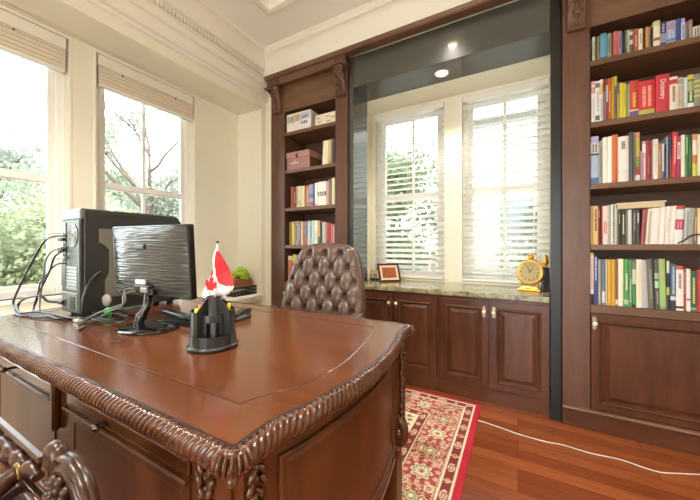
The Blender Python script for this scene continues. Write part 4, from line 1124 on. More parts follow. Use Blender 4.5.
mb.add(vs, [(i * NPH + k, ((i + 1) % nP) * NPH + k, ((i + 1) % nP) * NPH + (k + 1) % NPH, i * NPH + (k + 1) % NPH) for i in range(nP) for k in range(NPH)], 0, True)
mb.build('carved_edge', CARVE, DK)
# leaf rosettes at the corners
for cx, cy in ((right[0]), (right[-1]), (left[0]), (left[-1])):
    sx = 1 if cx > MX else -1; sy = -1 if cy < .8 else 1
    a = math.atan2(sy, sx); o = Vector((cx + sx * .004, cy + sy * .004, .757)); mb = MB()
    u = Vector((math.cos(a), math.sin(a), 0)); v = Vector((-u.y, u.x, 0))
    for k in range(7):
        q = -1.2 + 2.4 * k / 6
        c = o + u * (.020 * math.cos(q) - .002) + v * .024 * math.sin(q) + Vector((0, 0, .006))
        M = Matrix.Rotation(a + q * .8, 4, 'Z')
        mb.ball(c, (.013, .0045, .017), n=10, m=7, M=M)
    mb.ball(o + u * .018 + Vector((0, 0, -.016)), (.010, .010, .011)); mb.ball(o + Vector((0, 0, .012)), (.013, .013, .012))
    mb.build('corner_leaf', CARVE, DK)

# body (U plan with the knee space at the far side)
def off(path, d):
    out = []
    n = len(path)
    for i in range(n):
        p = Vector(path[i]); a = Vector(path[i - 1]) if i else p; b = Vector(path[i + 1]) if i < n - 1 else p
        t = (b - a).normalized(); nn = Vector((t.y, -t.x)); out.append((p.x - nn.x * d, p.y - nn.y * d))
    return out
def body_side(d, y0, y1, n=30): return off([(side_x(y0 + (y1 - y0) * i / n), y0 + (y1 - y0) * i / n) for i in range(n + 1)], d)
def u_plan(d, yf, yb, knee):
    r = [(min(x, 0), y) for x, y in body_side(d, yf, yb)]
    kx0, kx1, ky = knee
    k = [(kx1, yb), (kx1, ky), (kx0, ky), (kx0, yb)]
    return r + k + [(2 * MX - x, y) for x, y in r[::-1]]
KN = (-1.62, -.97, .62)
mb = MB(); mb.prism(u_plan(.016, .388, 1.225, KN), .335, .7465); mb.build('body', DESKV, DK)
mb = MB()
for d, z0, z1 in ((.010, .300, .318), (.004, .318, .330), (.012, .330, .338), (.016, .286, .300)): mb.prism(u_plan(d, .388 - (.016 - d), 1.225 + (.016 - d), KN), z0, z1)
mb.build('base_moulding', DESKW, DK)
for sx in (1, -1):
    f = lambda x: x if sx > 0 else 2 * MX - x
    P_ = [(f(-.47), .44), (f(-.46), .8), (f(-.47), 1.17), (f(-.96), 1.17), (f(-.96), .44)]
    if sx < 0: P_ = P_[::-1]
    mb = MB(); mb.prism(P_, .075, .287); mb.build('pedestal_base', DESKV, DK)
    mb = MB(); P2 = [(f(-.45), .42), (f(-.435), .8), (f(-.45), 1.19), (f(-.98), 1.19), (f(-.98), .42)]
    if sx < 0: P2 = P2[::-1]
    mb.prism(P2, .0125, .078); mb.build('base_plinth', DESKW, DK)

# drawers on the near face
YD = .388
for (a, b, kx) in ((-1.170, -.585, -.925), (-1.86, -1.275, -1.655)):
    mb = MB(); mb.cbox(a, b, YD - .010, YD, .648, .684, .003); dr = mb.build('drawer', DESKW, DK)
    mb = MB(); mb.prism([(YD, .639), (YD - .017, .639), (YD - .021, .643), (YD - .017, .648), (YD - .009, .650), (YD, .650)], a - .004, b + .004, axis='x'); mb.build('lip', DESKW, dr)
    mb = MB(); mb.prism([(YD, .684), (YD - .010, .684), (YD - .014, .688), (YD - .010, .692), (YD, .694)], a - .004, b + .004, axis='x'); mb.build('top_bead', DESKW, dr)
    mb = MB(); mb.lathe([(.005, .0), (.005, .012), (.010, .018), (.0115, .024), (.008, .030), (.002, .032)], (kx, YD - .010, .664), 'y', 16); mb.build('knob', plain('dark nickel', '8A857C', .25, 1.0), dr)
    mb = MB(); mb.loft_rect(a + .004, b - .004, .35, .636, [(0, YD - .004), (.03, YD - .004), (.034, YD - .002), (.05, YD - .002)], YD + .002); mb.build('door_panel', DESKV, DK)
mb = MB(); mb.cbox(-1.268, -1.242, YD - .020, YD, .548, .715, .006); mb.build('centre_bracket', DESKV, DK)
for a, b in ((-.570, -.462), (2 * MX + .462, 2 * MX + .570)):
    mb = MB(); mb.cbox(a, b, YD - .012, YD, .338, .735, .004); mb.build('front_pilaster', DESKV, DK)

# bowed end panels
def end_panel(mirror):
    def pt(y, z, o):
        q = off([(side_x(y - .004), y - .004), (side_x(y), y), (side_x(y + .004), y + .004)], .016 - o)[1]
        x = q[0] if not mirror else 2 * MX - q[0]
        return (x, q[1], z)
    y0, y1, z0, z1 = .466, 1.085, .352, .694
    loops = [(0, 0), (.001, .008), (.004, .0105), (.008, .010), (.012, .003), (.016, .002), (.026, .004), (.028, .004)]
    N = 36; rings = []
    for ins, o in loops:
        a, b, c, d = y0 + ins, y1 - ins, z0 + ins, z1 - ins
        R = [pt(a + (b - a) * i / N, c, o) for i in range(N + 1)] + [pt(b, c + (d - c) * i / 8, o) for i in range(1, 9)]
        R += [pt(b + (a - b) * i / N, d, o) for i in range(1, N + 1)] + [pt(a, d + (c - d) * i / 8, o) for i in range(1, 8)]
        rings.append(R)
    mb = MB(); n = len(rings[0])
    mb.add([p for R in rings for p in R], [(i * n + k, i * n + (k + 1) % n, (i + 1) * n + (k + 1) % n, (i + 1) * n + k) for i in range(len(rings) - 1) for k in range(n)], 0, False)
    ins, o = loops[-1]; a, b, c, d = y0 + ins, y1 - ins, z0 + ins, z1 - ins
    mb.grid([[pt(a + (b - a) * i / N, c + (d - c) * j / 4, o) for j in range(5)] for i in range(N + 1)], smooth=True)
    mb.build('end_panel', DESKV, DK)
end_panel(False); end_panel(True)

# square corner posts that carry the carving
for sx in (1, -1):
    for y0_, y1_ in ((1.102, 1.232),):
        xa, xb = side_x(1.17) - .07, side_x(1.17) + .003
        if sx < 0: xa, xb = 2 * MX - xb, 2 * MX - xa
        mb = MB(); mb.cbox(xa, xb, y0_, y1_, .335, .738, .004); mb.build('corner_post', DESKV, DK)
# carved leaf drops at the corners
def drop(p, axis, zt, zb, nm='carved_drop', sc_=1.0):
    mb = MB(); n = int((zt - zb) / .021); r = random.Random(3)
    for k in range(n):
        z = zt - (k + .5) * (zt - zb) / n; w = .013 * sc_ * (1 + .35 * math.sin(k * 1.9)) * (1 - .3 * k / n)
        for s in (-1, 1):
            o = Vector((s * w, -.004, 0)) if axis == 'x' else Vector((.004, s * w, 0))
            M = Matrix.Rotation(s * .6, 4, 'Y' if axis == 'x' else 'X')
            mb.ball(Vector((p[0], p[1], z)) + o, (.008 * sc_, .008 * sc_, .014 * sc_), n=8, m=6, M=M)
        mb.ball((p[0], p[1], z + .008), .0075 * sc_, n=8, m=6)
    mb.ball((p[0], p[1], zb - .006), (.007, .007, .016), n=8, m=6)
    return mb.build(nm, CARVE, DK)
bs = lambda y, d=.012: off([(side_x(y - .004), y - .004), (side_x(y), y), (side_x(y + .004), y + .004)], d)[1]
for m in (False, True):
    f = lambda x: 2 * MX - x if m else x
    drop((f(-.52), YD - .014), 'x', .705, .42)
    q = bs(.415); drop((f(q[0]), q[1]), 'y', .705, .42)
    q = bs(1.175, -.006); drop((f(q[0]), q[1]), 'y', .712, .425)
    # scroll feet and legs
    for yy in (.43, 1.155):
        x, y = bs(yy, .004); mb = MB(); prof = []
        for i in range(26):
            t_ = i / 25; q = t_ * 3.6 * PI / 2; rr = .058 * (1 - t_ * .62)
            prof.append(Vector((f(x + .004 + rr * math.sin(q) * .45), y, .372 + rr * math.cos(q))))
        mb.tube(prof, [.019 - .006 * i / 25 for i in range(26)], 10)
        mb.ball((f(x + .006), y, .372), (.016, .022, .022)); mb.ball((f(x), y, .435), (.012, .02, .016)); mb.ball((f(x), y, .31), (.014, .022, .02))
        mb.build('scroll_foot', CARVE, DK)
        mb = MB(); xx = f(x - .028); mb.cbox(xx - .034, xx + .034, y - .034, y + .034, .0125, .290, .005); mb.build('leg', DESKV, DK)
mb = MB(); mb.cbox(KN[0] - .01, KN[1] + .01, 1.20, 1.225, .64, .742, .003); 
mb.build('knee_drawer', DESKW, DK)

# ================================================================== DESK CHAIR (tufted back)
LEA = plain('brown tufted leather', '604A40', .24, var=.12, scale=9, spec=.6, bump=.05)
LEAD = plain('brown leather piping', '5A443C', .35)
CH = thing('desk_chair', 'brown leather executive chair with a button-tufted back behind the desk', 'chair', (-1.185, 1.70, .0), math.radians(6))
def back_w(z):
    # half width over height
    T = [(.47, .27), (.60, .310), (.72, .312), (.84, .296), (.96, .270), (1.05, .240), (1.10, .205), (1.125, .160), (1.137, .11), (1.142, .05)]
    for i in range(len(T) - 1):
        if z <= T[i + 1][0]:
            t_ = (z - T[i][0]) / (T[i + 1][0] - T[i][0]); return T[i][1] + (T[i + 1][1] - T[i][1]) * max(0, t_)
    return T[-1][1]
z0b, z1b = .47, 1.142
BDX, BDZ = .122, .095
def back_y(a, z):
    t_ = (z - z0b) / (z1b - z0b)
    return .02 + .13 * t_ ** 1.25 - .30 * a * a * (1 - .35 * t_)
def tuft(a, z, s_, e_):
    i = a / BDX + (z - 1.068) / (2 * BDZ); j = (z - 1.068) / (2 * BDZ) - a / BDX
    pil = (abs(math.sin(PI * i)) * abs(math.sin(PI * j))) ** .38
    di, dj = i - round(i), j - round(j)
    da, dz = (di - dj) * BDX / 2, (di + dj) * BDZ
    dist = math.hypot(da, dz)
    fade = min(1, max(0, (1 - abs(s_)) / .16)) * min(1, max(0, (z1b - z) / .06))
    tu = .024 * pil + .030 * (1 - math.exp(-(dist / .020) ** 2))
    return tu * fade + .044 * (1 - fade)
NU, NV = 130, 150
F_, B_ = [], []
for v in range(NV + 1):
    q = v / NV; z = z0b + (z1b - z0b) * (1 - (1 - q) ** 1.5)
    w = back_w(z); rf, rb = [], []
    for u in range(NU + 1):
        s_ = -1 + 2 * u / NU; a = s_ * w
        ed = max(0, 1 - abs(s_) ** 7) ** .5 * max(0, 1 - max(0, (z - 1.07) / (z1b - 1.07)) ** 3) ** .5
        y = back_y(a, z); rf.append((a, y - (.012 + tuft(a, z, s_, 0)) * ed, z)); rb.append((a, y + .055 * ed + .004, z))
    F_.append(rf); B_.append(rb)
mb = MB(); mb.grid(F_); mb.grid([r[::-1] for r in B_])
for side in (0, NU):
    mb.grid([[F_[v][side], B_[v][side]] if side == 0 else [B_[v][side], F_[v][side]] for v in range(NV + 1)])
mb.grid([[F_[NV][u], B_[NV][u]] for u in range(NU + 1)]); mb.grid([[B_[0][u], F_[0][u]] for u in range(NU + 1)])
bk = mb.build('backrest', LEA, CH, local=True)
mb0 = None
for r_ in range(-6, 2):
    z = 1.068 + r_ * BDZ - BDZ * 0
    for c_ in range(-4, 5):
        a = (c_ + (.5 if r_ % 2 else 0)) * BDX
        if z > z0b + .05 and z < 1.10 and abs(a) < back_w(z) * .84:
            y = back_y(a, z) - .018
            if mb0 is None:
                mb = MB(); mb.ball((0, 0, 0), (.0095, .006, .0095), n=12, m=8); mb0 = mb.build('button', LEAD, bk, local=True); o = mb0
            else:
                o = mb0.copy(); COL.objects.link(o); o.parent = bk
            o.location = (a, y, z)
mb = MB()
for s_ in (-1, 1):
    mb.tube([(s_ * back_w(z) * 1.0, back_y(s_ * back_w(z), z) + .026, z) for z in [.5 + .6 * k / 24 for k in range(25)]], .005, 6)
    for z in (.80, .985):
        w = back_w(z); mb.tube([(s_ * w * .80, back_y(s_ * w * .8, z) - .058, z), (s_ * w * .93, back_y(s_ * w * .93, z) - .045, z), (s_ * w * 1.0, back_y(s_ * w, z) - .01, z), (s_ * w * 1.003, back_y(s_ * w, z) + .03, z)], .0022, 6)
mb.build('piping', LEAD, bk, local=True)
mb = MB(); Pq = []
for v in range(13):
    t_ = v / 12; Pq.append([(s_ * .27 * (1 - .08 * (1 - t_)), -.36 + .38 * t_, .455 + .05 * (1 - abs(s_) ** 4) * (1 - abs(2 * t_ - 1) ** 5)) for s_ in [-1 + 2 * k / 16 for k in range(17)]])
mb.grid(Pq); mb.cbox(-.27, .27, -.35, .03, .385, .458, .02); mb.build('seat', LEA, CH, local=True)
for s_ in (-1, 1):
    mb = MB(); mb.tube(smooth_path([(s_ * .29, .03, .62), (s_ * .315, -.10, .665), (s_ * .315, -.24, .66), (s_ * .305, -.31, .62), (s_ * .295, -.29, .50), (s_ * .28, -.22, .41)], 6), .022, 10)
    arm = mb.build('arm', CARVE, CH, local=True)
    mb = MB(); mb.cbox(s_ * .315 - .03, s_ * .315 + .03, -.23, -.06, .678, .705, .01); mb.build('arm_pad', LEA, arm, local=True)
mb = MB(); mb.lathe([(.03, .12), (.03, .30), (.045, .30), (.06, .38)], (0, -.10, 0), 'z', 16); mb.build('column', BLK, CH, local=True)
for k in range(5):
    q = 2 * PI * k / 5 + .3; d = Vector((math.cos(q), math.sin(q), 0)); o = Vector((0, -.10, 0))
    mb = MB(); mb.tube([o + d * .02 + Vector((0, 0, .13)), o + d * .16 + Vector((0, 0, .105)), o + d * .29 + Vector((0, 0, .082))], [.028, .022, .017], 10); lg = mb.build('leg', CARVE, CH, local=True)
    mb = MB(); mb.lathe([(.006, -.016), (.026, -.012), (.026, .012), (.006, .016)], tuple(o + d * .29 + Vector((0, 0, .039))), 'x', 14); mb.build('caster', BLK, lg, local=True)

# ================================================================== GUEST CHAIR with its back to the desk
GC = thing('guest_armchair', 'carved wooden armchair with its back against the near side of the desk', 'chair', (-1.10, -.02, 0))
YG = .215
def G(u, v, y=YG): return onY(u, v, y)
mb = MB()
A, B = G(-6, 412), G(40, 456.5)
zc = (A.z + B.z) / 2 - .006
x0, x1 = -1.42, B.x + .01
GCW = wood('dark carved walnut', '2E1A10', '4E2E1E', 'x', 12, 3, .3, .1)
mb.cbox(x0, x1, YG - .006, YG + .006, zc - .006, zc + .005, .002)
mb.build('crest_rail', GCW, GC)
mb = MB(); pth = []; n = 60
for i in range(n + 1):
    x = x0 + (x1 - x0) * i / n; pth.append((x, YG - .006, zc - .028 + .004 * math.sin(i * .9)))
mb.tube(pth, [.012 * (1 + .35 * math.sin(i * 1.25)) for i in range(n + 1)], 10); mb.build('carved_rail', GCW, GC)
rc = G(70, 494); rc.z -= .02
def rosette(c, r, s):
    mb = MB()
    mb.lathe([(r * .99, -.012), (r, -.004), (r * .97, .004), (r * .90, .008), (r * .84, .003), (r * .80, .010), (r * .70, .013), (r * .62, .007), (.004, .012)], tuple(c), 'y', 48)
    for ring, k, rr in ((.58, 13, .11), (.42, 10, .10), (.24, 6, .10)):
        for i in range(k):
            q = 2 * PI * i / k + ring; mb.ball(c + Vector((math.cos(q) * r * ring, -.012, math.sin(q) * r * ring)), (r * rr, .010, r * rr * .7), n=10, m=6, M=Matrix.Rotation(-q, 4, 'Y'))
    mb.ball(c + Vector((0, -.015, 0)), (r * .14, .012, r * .14))
    mb.build('carved_rosette', GCW, GC)
    mb = MB(); e = c + Vector((-s * r * .62, -.002, r * .80))
    mb.lathe([(.022, -.012), (.027, 0), (.022, .010), (.012, .014), (.004, .010)], tuple(e), 'y', 20)
    for i in range(6):
        q = PI * .15 + i * .30; mb.ball(c + Vector((s * math.cos(q) * r * .93 , -.004, math.sin(q) * r * .93)), (.024, .009, .006), n=10, m=6, M=Matrix.Rotation(-(q + PI / 2) if s > 0 else q + PI / 2, 4, 'Y'))
    mb.build('scroll_ear', GCW, GC)
rosette(rc, .084, 1); rl = Vector((-2.20 - rc.x, rc.y, rc.z)); rosette(rl, .084, -1)
mb = MB(); mb.cbox(rl.x + .10, rc.x - .10, YG - .012, YG + .012, .40, zc - .075, .01); mb.build('back_panel', plain('black leather', '1E1B19', .4), GC)
mb = MB(); mb.tube([(rl.x + .09, YG - .004, zc - .08), (rc.x - .09, YG - .004, zc - .08)], .008, 8); mb.build('back_bead', CARVE, GC)
for x in (rc.x - .02, rl.x + .02):
    s = 1 if x > -1.1 else -1
    mb = MB(); mb.tube(smooth_path([(x, YG, .0125), (x - s * .01, YG - .02, .3), (x, YG, .62)], 6), [.026] * 6 + [.03] * 7, 10); mb.build('leg', CARVE, GC)
    xa_ = -.833 if s > 0 else -1.367
    mb = MB(); mb.tube([(xa_, YG - .012, .690), (xa_ - .004 * s, YG - .05, .672), (xa_ - s * .01, -.20, .56)], [.014, .019, .02], 10); mb.tube([(xa_, YG - .012, .655), (xa_ - s * .012, -.20, .53)], .007, 8)
    ar = mb.build('arm', GCW, GC)
    mb = MB(); mb.lathe([(.012, -.006), (.0162, -.005), (.0162, .005), (.012, .006)], (xa_, YG - .016, .690), 'y', 14); mb.build('collar', plain('aged brass', '8A7448', .35, 1.0), ar)
    mb = MB(); mb.tube(smooth_path([(xa_ - s * .01, -.20, .57), (xa_ - s * .01, -.23, .40), (xa_ - s * .01, -.21, .2), (xa_ - s * .01, -.25, .0125)], 6), .022, 10); mb.build('leg', CARVE, GC)
mb = MB(); mb.cbox(-1.36, -.84, -.24, YG - .02, .34, .45, .03); mb.build('seat', plain('oxblood leather', '4A2620', .35), GC)
# ================================================================== COMPUTER TOWER
Z0 = .7805
px0, px1, py0, py1, pz1 = -2.005, -1.795, .632, 1.115, 1.295
t = thing('computer_tower', 'large dark computer tower standing on the desk with its back panel towards the cables', 'computer', ((px0 + px1) / 2, (py0 + py1) / 2, Z0))
CASEM = plain('dark case paint', '272723', .42, var=.04)
PLATE = plain('grey rear plate', '535850', .45, .5)
zb_ = Z0 + .018
mb = MB(); mb.prism([(py0, zb_), (py1 - .012, zb_), (py1, zb_ + .02), (py1, pz1 - .035), (py1 - .03, pz1 - .004), (py0 + .012, pz1 - .004), (py0, pz1 - .018)], px0, px1, axis='x')
mb.build('case', CASEM, t)
mb = MB(); mb.cbox(px0 + .004, px1 - .004, py0 + .002, py1 - .035, pz1 - .006, pz1 + .004, .003); mb.cbox(px0 - .001, px1 + .003, py0 - .004, py0 + .02, pz1 - .05, pz1 + .002, .006); mb.build('top_cover', plain('grey top cover', '55584F', .35), t)
mb = MB(); 
for x in (px0 + .03, px1 - .03):
    for y in (py0 + .04, py1 - .05): mb.lathe([(.016, 0), (.018, .004), (.014, .0185)], (x, y, Z0), 'z', 14)
mb.build('foot', BLK, t)
mb = MB(); mb.cbox(px0 + .008, px1 - .008, py0 - .004, py0 + .001, zb_ + .004, pz1 - .05, .002); rp = mb.build('rear_plate', PLATE, t)
mb = MB(); yr = py0 - .006                                   # rear fan with ring grille
for r in (.018, .030, .042, .054):
    mb.tube([(px1 - .075 + r * math.cos(q), yr, 1.170 + r * math.sin(q)) for q in [2 * PI * k / 32 for k in range(32)]], .0022, 6, close=True)
for k in range(4):
    q = PI / 4 + PI / 2 * k; mb.tube([(px1 - .075, yr, 1.170), (px1 - .075 + .058 * math.cos(q), yr, 1.170 + .058 * math.sin(q))], .002, 6)
mb.build('fan_grille', plain('steel wire', '9A9E96', .3, .9), rp)
mb = MB(); mb.lathe([(.056, 0), (.056, .002)], (px1 - .075, py0 - .004, 1.170), 'y', 32); mb.build('fan_opening', BLK, rp)
mb = MB(); mb.cbox(px0 + .010, px0 + .060, py0 - .007, py0 - .003, .925, 1.235, .001)
for k in range(6): mb.cbox(px0 + .020, px0 + .040, py0 - .011, py0 - .006, 1.045 + k * .025, 1.060 + k * .025, .001, 1)
mb.build('port_panel', [BLK, plain('port silver', '8E938C', .3, .7)], rp)
mb = MB()
for k in range(7): mb.cbox(px0 + .066, px1 - .03, py0 - .007, py0 - .003, .910 + k * .0165, .922 + k * .0165, .001)
mb.build('slot_cover', plain('slot silver', '979C94', .35, .8), rp)
mb = MB(); mb.cbox(px0 + .02, px1 - .024, py0 - .008, py0 - .003, zb_ + .012, .895, .002); mb.cbox(px0 + .03, px0 + .07, py0 - .012, py0 - .007, .825, .860, .002, 1); mb.cbox(px1 - .09, px1 - .04, py0 - .010, py0 - .007, .815, .88, .002, 1)
mb.build('power_supply', [plain('psu grey', '7C8078', .4, .6), BLK], rp)
# side cover with window
mb = MB(); mb.cbox(px1, px1 + .004, py0 + .012, py1 - .014, zb_ + .006, pz1 - .012, .002); sp = mb.build('side_cover', plain('dark side cover', '2A2925', .38), t)
mb = MB(); wy = [(.715, .90), (.715, 1.20), (.74, 1.215), (1.09, 1.215), (1.09, .885), (.76, .885), (.735, .91), (.745, 1.0), (.76, 1.03), (.755, 1.11), (.72, 1.135)]
mb.prism([(.700, 1.205), (1.07, 1.205), (1.07, .865), (.745, .865), (.725, .885), (.725, .95), (.742, .985), (.742, 1.10), (.722, 1.125), (.700, 1.140)][::-1], px1 + .004, px1 + .006, axis='x'); w_ = mb.build('side_window', plain('tinted window', '6E6A60', .2), sp)
mb = MB()
for y, z, a, b in ((.79, 1.045, .10, .008), (.83, 1.02, .05, .014), (.77, .985, .025, .008), (.84, .985, .05, .014)): mb.box(px1 + .0062, px1 + .0068, y, y + a, z, z + b)
mb.build('case_fitting', plain('fitting silver', 'A8A69C', .4), w_)
# ================================================================== MONITOR (seen from behind)
cx_, cy_ = -1.386, .722
MO = thing('computer_monitor', 'black flat computer monitor seen from behind on a glossy round foot', 'monitor', (-1.335, .695, Z0), math.radians(6))
def wavy():
    m, nt, b = new_mat('wavy black plastic'); N, L = nt.nodes, nt.links
    tc = N.new('ShaderNodeTexCoord'); mp = N.new('ShaderNodeMapping'); mp.inputs['Scale'].default_value = (6, 1, 70); L.new(tc.outputs['Object'], mp.inputs['Vector'])
    no = N.new('ShaderNodeTexNoise'); no.inputs['Scale'].default_value = 2.0; no.inputs['Detail'].default_value = 0; no.inputs['Distortion'].default_value = .2; L.new(mp.outputs['Vector'], no.inputs['Vector'])
    bp = N.new('ShaderNodeBump'); bp.inputs['Strength'].default_value = .5; bp.inputs['Distance'].default_value = .010; L.new(no.outputs['Fac'], bp.inputs['Height']); L.new(bp.outputs['Normal'], b.inputs['Normal'])
    b.inputs['Base Color'].default_value = srgb('4E4F4C'); b.inputs['Roughness'].default_value = .22; b.inputs['Metallic'].default_value = .35
    return m
WAVY = wavy()
def L_(dx, dy, dz): return Vector((cx_ - -1.335 + dx, cy_ - .695 + dy, dz))
tilt = Matrix.Translation((cx_ + 1.335 + .020, cy_ - .695, .2755)) @ Matrix.Rotation(math.radians(3), 4, 'X')
hw_, hh = .237, .147
# back shell: bulging centre
mb = MB(); PP = []
for i in range(25):
    u = -1 + i / 12; rw = []
    for j in range(17):
        v = -1 + j / 8
        rw.append(tilt @ Vector((u * hw_, -.008 - .030 * (1 - abs(u) ** 3.5) * (1 - abs(v) ** 3.5), v * hh)))
    PP.append(rw)
mb.grid(PP); shell = mb.build('back_shell', WAVY, MO, local=True)
mb = MB(); mb.cbox(-hw_ - .004, hw_ + .004, -.009, .022, -hh - .004, hh + .004, .004, M=tilt); mb.build('bezel', plain('gloss black bezel', '181818', .15), MO, local=True)
mb = MB(); mb.box(-hw_ + .014, hw_ - .014, .0222, .0232, -hh + .016, hh - .012, M=tilt); mb.build('screen', plain('dark screen', '0C0D10', .1), MO, local=True)
mb = MB(); mb.cbox(-.038, .024, -.043, -.034, .052, .072, .002, M=tilt); bd = lab(mb.build('badge', plain('badge rim', '1E1E1C', .3), shell, local=True), 'small raised badge on the back')
mb = MB(); mb.cbox(-.034, .020, -.0445, -.0425, .055, .069, .001, M=tilt); mb.build('badge_plate', plain('badge grey', '6A6A64', .3, .5), bd, local=True) if False else mb.build('badge_plate', plain('badge grey', '6A6A64', .3, .5), shell, local=True)
mb = MB(); mb.cbox(-.040, .020, -.0445, -.037, -.093, -.074, .001, M=tilt); mb.build('white_label', plain('white label', 'DDDDD6', .5), shell, local=True)
mb = MB(); mb.cbox(-.048, .052, -.052, -.030, -.128, -.096, .004, M=tilt); mb.cbox(.006, .046, -.056, -.050, -.124, -.104, .002, 1, M=tilt); mb.build('port_box', [BLK, plain('silver socket', '9EA29E', .3, .7)], shell, local=True)
GB = plain('gloss black', '0F0F0F', .08, spec=.6, coat=.4)
mb = MB(); mb.lathe([(.004, .020), (.05, .019), (.10, .013), (.125, .006), (.128, .002), (.12, 0)][::-1], (0, 0, 0), 'z', 48, M=Matrix.Diagonal((1, .80, 1, 1))); mb.build('base', GB, MO, local=True)
mb = MB(); mb.tube(smooth_path([(-.02, -.03, .014), (-.012, -.026, .05), (.004, -.012, .095), (-.008, .0, .14), (-.02, .008, .17)], 6), [.020] * 8 + [.015] * 9 + [.014] * 8, 14); mb.build('stand_neck', GB, MO, local=True)
mb = MB(); mb.cbox(-.06, .03, -.012, .022, .135, .165, .006); mb.build('hinge', BLK, MO, local=True)

# bar speaker lying behind the foot
pA, pB = Vector((-1.42, .80, Z0 + .045)), Vector((-1.165, .80, Z0 + .028))
mb = MB(); mb.tube([pA, pA.lerp(pB, .06), pA.lerp(pB, .94), pB], [.013, .016, .017, .015], 16); 
sb_ = mb.build('bar_speaker', plain('dark bar plastic', '2C2C2A', .25), origin=(pA.lerp(pB, .5).x, .80, Z0)); tag(sb_, 'dark cylindrical bar with a round silver end lying behind the monitor foot', 'speaker')
mb = MB(); mb.tube([pB + Vector((-.004, 0, 0)), pB + Vector((.004, 0, 0)), pB + Vector((.012, 0, -.001))], [.020, .022, .016], 18); mb.build('end_cap', plain('silver cap', '8A8A86', .25, .8), sb_)
mb = MB(); mb.cbox(pA.x + .02, pB.x - .02, .785, .815, Z0, Z0 + .018, .003); mb.build('foot_bar', BLK, sb_)

# clear round top with green neck
p = onZ(108, 318, Z0)
t = thing('spray_bottle', 'small green bottle with a clear round top between tower and monitor', 'bottle', p[:], 0)
mb = MB(); mb.lathe([(.012, 0), (.016, .003), (.012, .012), (.016, .018), (.012, .026), (.016, .032), (.012, .045), (.008, .05)], p, 'z', 16); mb.build('bottle', plain('bright green plastic', '3DBE52', .3), t)
mb = MB(); mb.ball(p + Vector((-.012, .0, .082)), (.036, .014, .030), n=20, m=12); mb.build('bottle_top', plain('frosted clear plastic', '8F8B85', .15), t)

# ================================================================== CABLES
def cable(pts, r, label, col=None, org=None, n=7, plug=None, grp=None):
    P = smooth_path(pts, 8); mb = MB(); mb.tube(P, r, n)
    o = mb.build('cable', col or BLK, origin=(P[len(P) // 2].x, P[len(P) // 2].y, Z0)); tag(o, label, 'cable', grp)
    if plug:
        mb = MB(); a, b = Vector(plug[0]), Vector(plug[1]); mb.tube([a, a.lerp(b, .15), b], [r * 1.6, plug[2], plug[2]], 10); mb.build('plug', plug[3], o)
    return o
GRC = plain('grey cable', '62645F', .35); WHC = plain('white plug', 'D8D8D2', .35)
yp = py0 - .012
def R_(u, v, y=yp): return onY(u, v, y)
zl = Z0 + .006
D_ = lambda u, v, z=zl: onZ(u, v, z)
cable([(px0 + .035, yp, .843), (px0 - .04, yp - .03, .846), R_(40, 296, .575), R_(24, 299, .55), R_(18, 306, .545), D_(20, 313), D_(40, 315.5), D_(60, 317), D_(85, 316), D_(100, 312)], .0062, 'thick black power cable looping from the lower back of the tower', plug=((px0 + .06, yp, .843), (px0 + .022, yp - .004, .843), .012, BLK))
cable([R_(66, 236), R_(54, 236.5, .60), R_(44, 242, .58), R_(32, 262, .56), R_(20, 286, .55), R_(14, 300, .545), R_(13.5, 306, .54), D_(17, 314.5), D_(30, 316)], .0050, 'black cable hanging in a long slope from the top sockets of the tower', plug=((px0 + .06, yp, 1.152), (px0 + .03, yp - .01, 1.151), .008, BLK))
cable([R_(67, 233.5), R_(50, 234, .59), R_(36, 235.5, .57), R_(35, 238.5, .57), R_(46, 239, .58), R_(55, 237.5, .59)], .0022, 'thin black wire in a flat loop beside the top of the tower', GRC)
cable([R_(68, 247), R_(60, 248, .60), R_(50, 253, .585), R_(45, 264, .58), R_(43, 280, .575), R_(40, 300, .575), D_(42, 315), D_(62, 318.5), D_(80, 316)], .0036, 'grey cable with silver plug dropping from the middle of the tower', GRC, plug=((px0 + .06, yp, 1.115), (px0 + .02, yp - .01, 1.113), .008, WHC))
cable([R_(67, 251), R_(60, 252.5, .60), R_(54, 258, .59), R_(50, 270, .585), R_(44, 283, .58), R_(38, 294, .575), R_(34, 308, .575), D_(36, 314.5), D_(52, 316.5)], .0040, 'black cable bending down behind the grey one at the tower', plug=((px0 + .06, yp, 1.100), (px0 + .025, yp - .01, 1.097), .008, BLK))
cable([R_(66, 263.5), R_(58, 264, .60), R_(52, 268, .59), R_(46, 276, .585), R_(40, 284, .58), R_(37, 300, .578), R_(33, 310, .576), D_(33, 315)], .0036, 'black cable with a white plug entering the middle socket of the tower', plug=((px0 + .075, yp, 1.063), (px0 + .018, yp - .012, 1.062), .009, WHC))
q_ = lambda dx, dy, dz: Vector((-1.335, .695, Z0)) + Matrix.Rotation(math.radians(6), 3, 'Z') @ (tilt @ Vector((dx, dy, dz)))
cable([q_(-.030, -.052, -.112), q_(-.06, -.075, -.115), onY(125, 302, .63), onY(112, 308, .61), onY(98, 313, .60), D_(82, 322), D_(78, 327), D_(84, 327)], .0034, 'grey cable running from the monitor down to the cable tangle', GRC)
cable([q_(-.022, -.054, -.120), q_(-.05, -.085, -.13), onY(122, 306, .61), onY(108, 312, .60), D_(92, 322.5), D_(80, 329), D_(77, 328.5)], .0032, 'second grey cable running beside the first from monitor to desk', GRC)
cable([onX(82.5, 313, px1 + .022), onX(83.5, 300, px1 + .024), onX(88, 286, px1 + .024), onX(94, 277, px1 + .022), onX(101, 272, px1 + .016)], .0075, 'stiff black cable arching up the side of the tower')
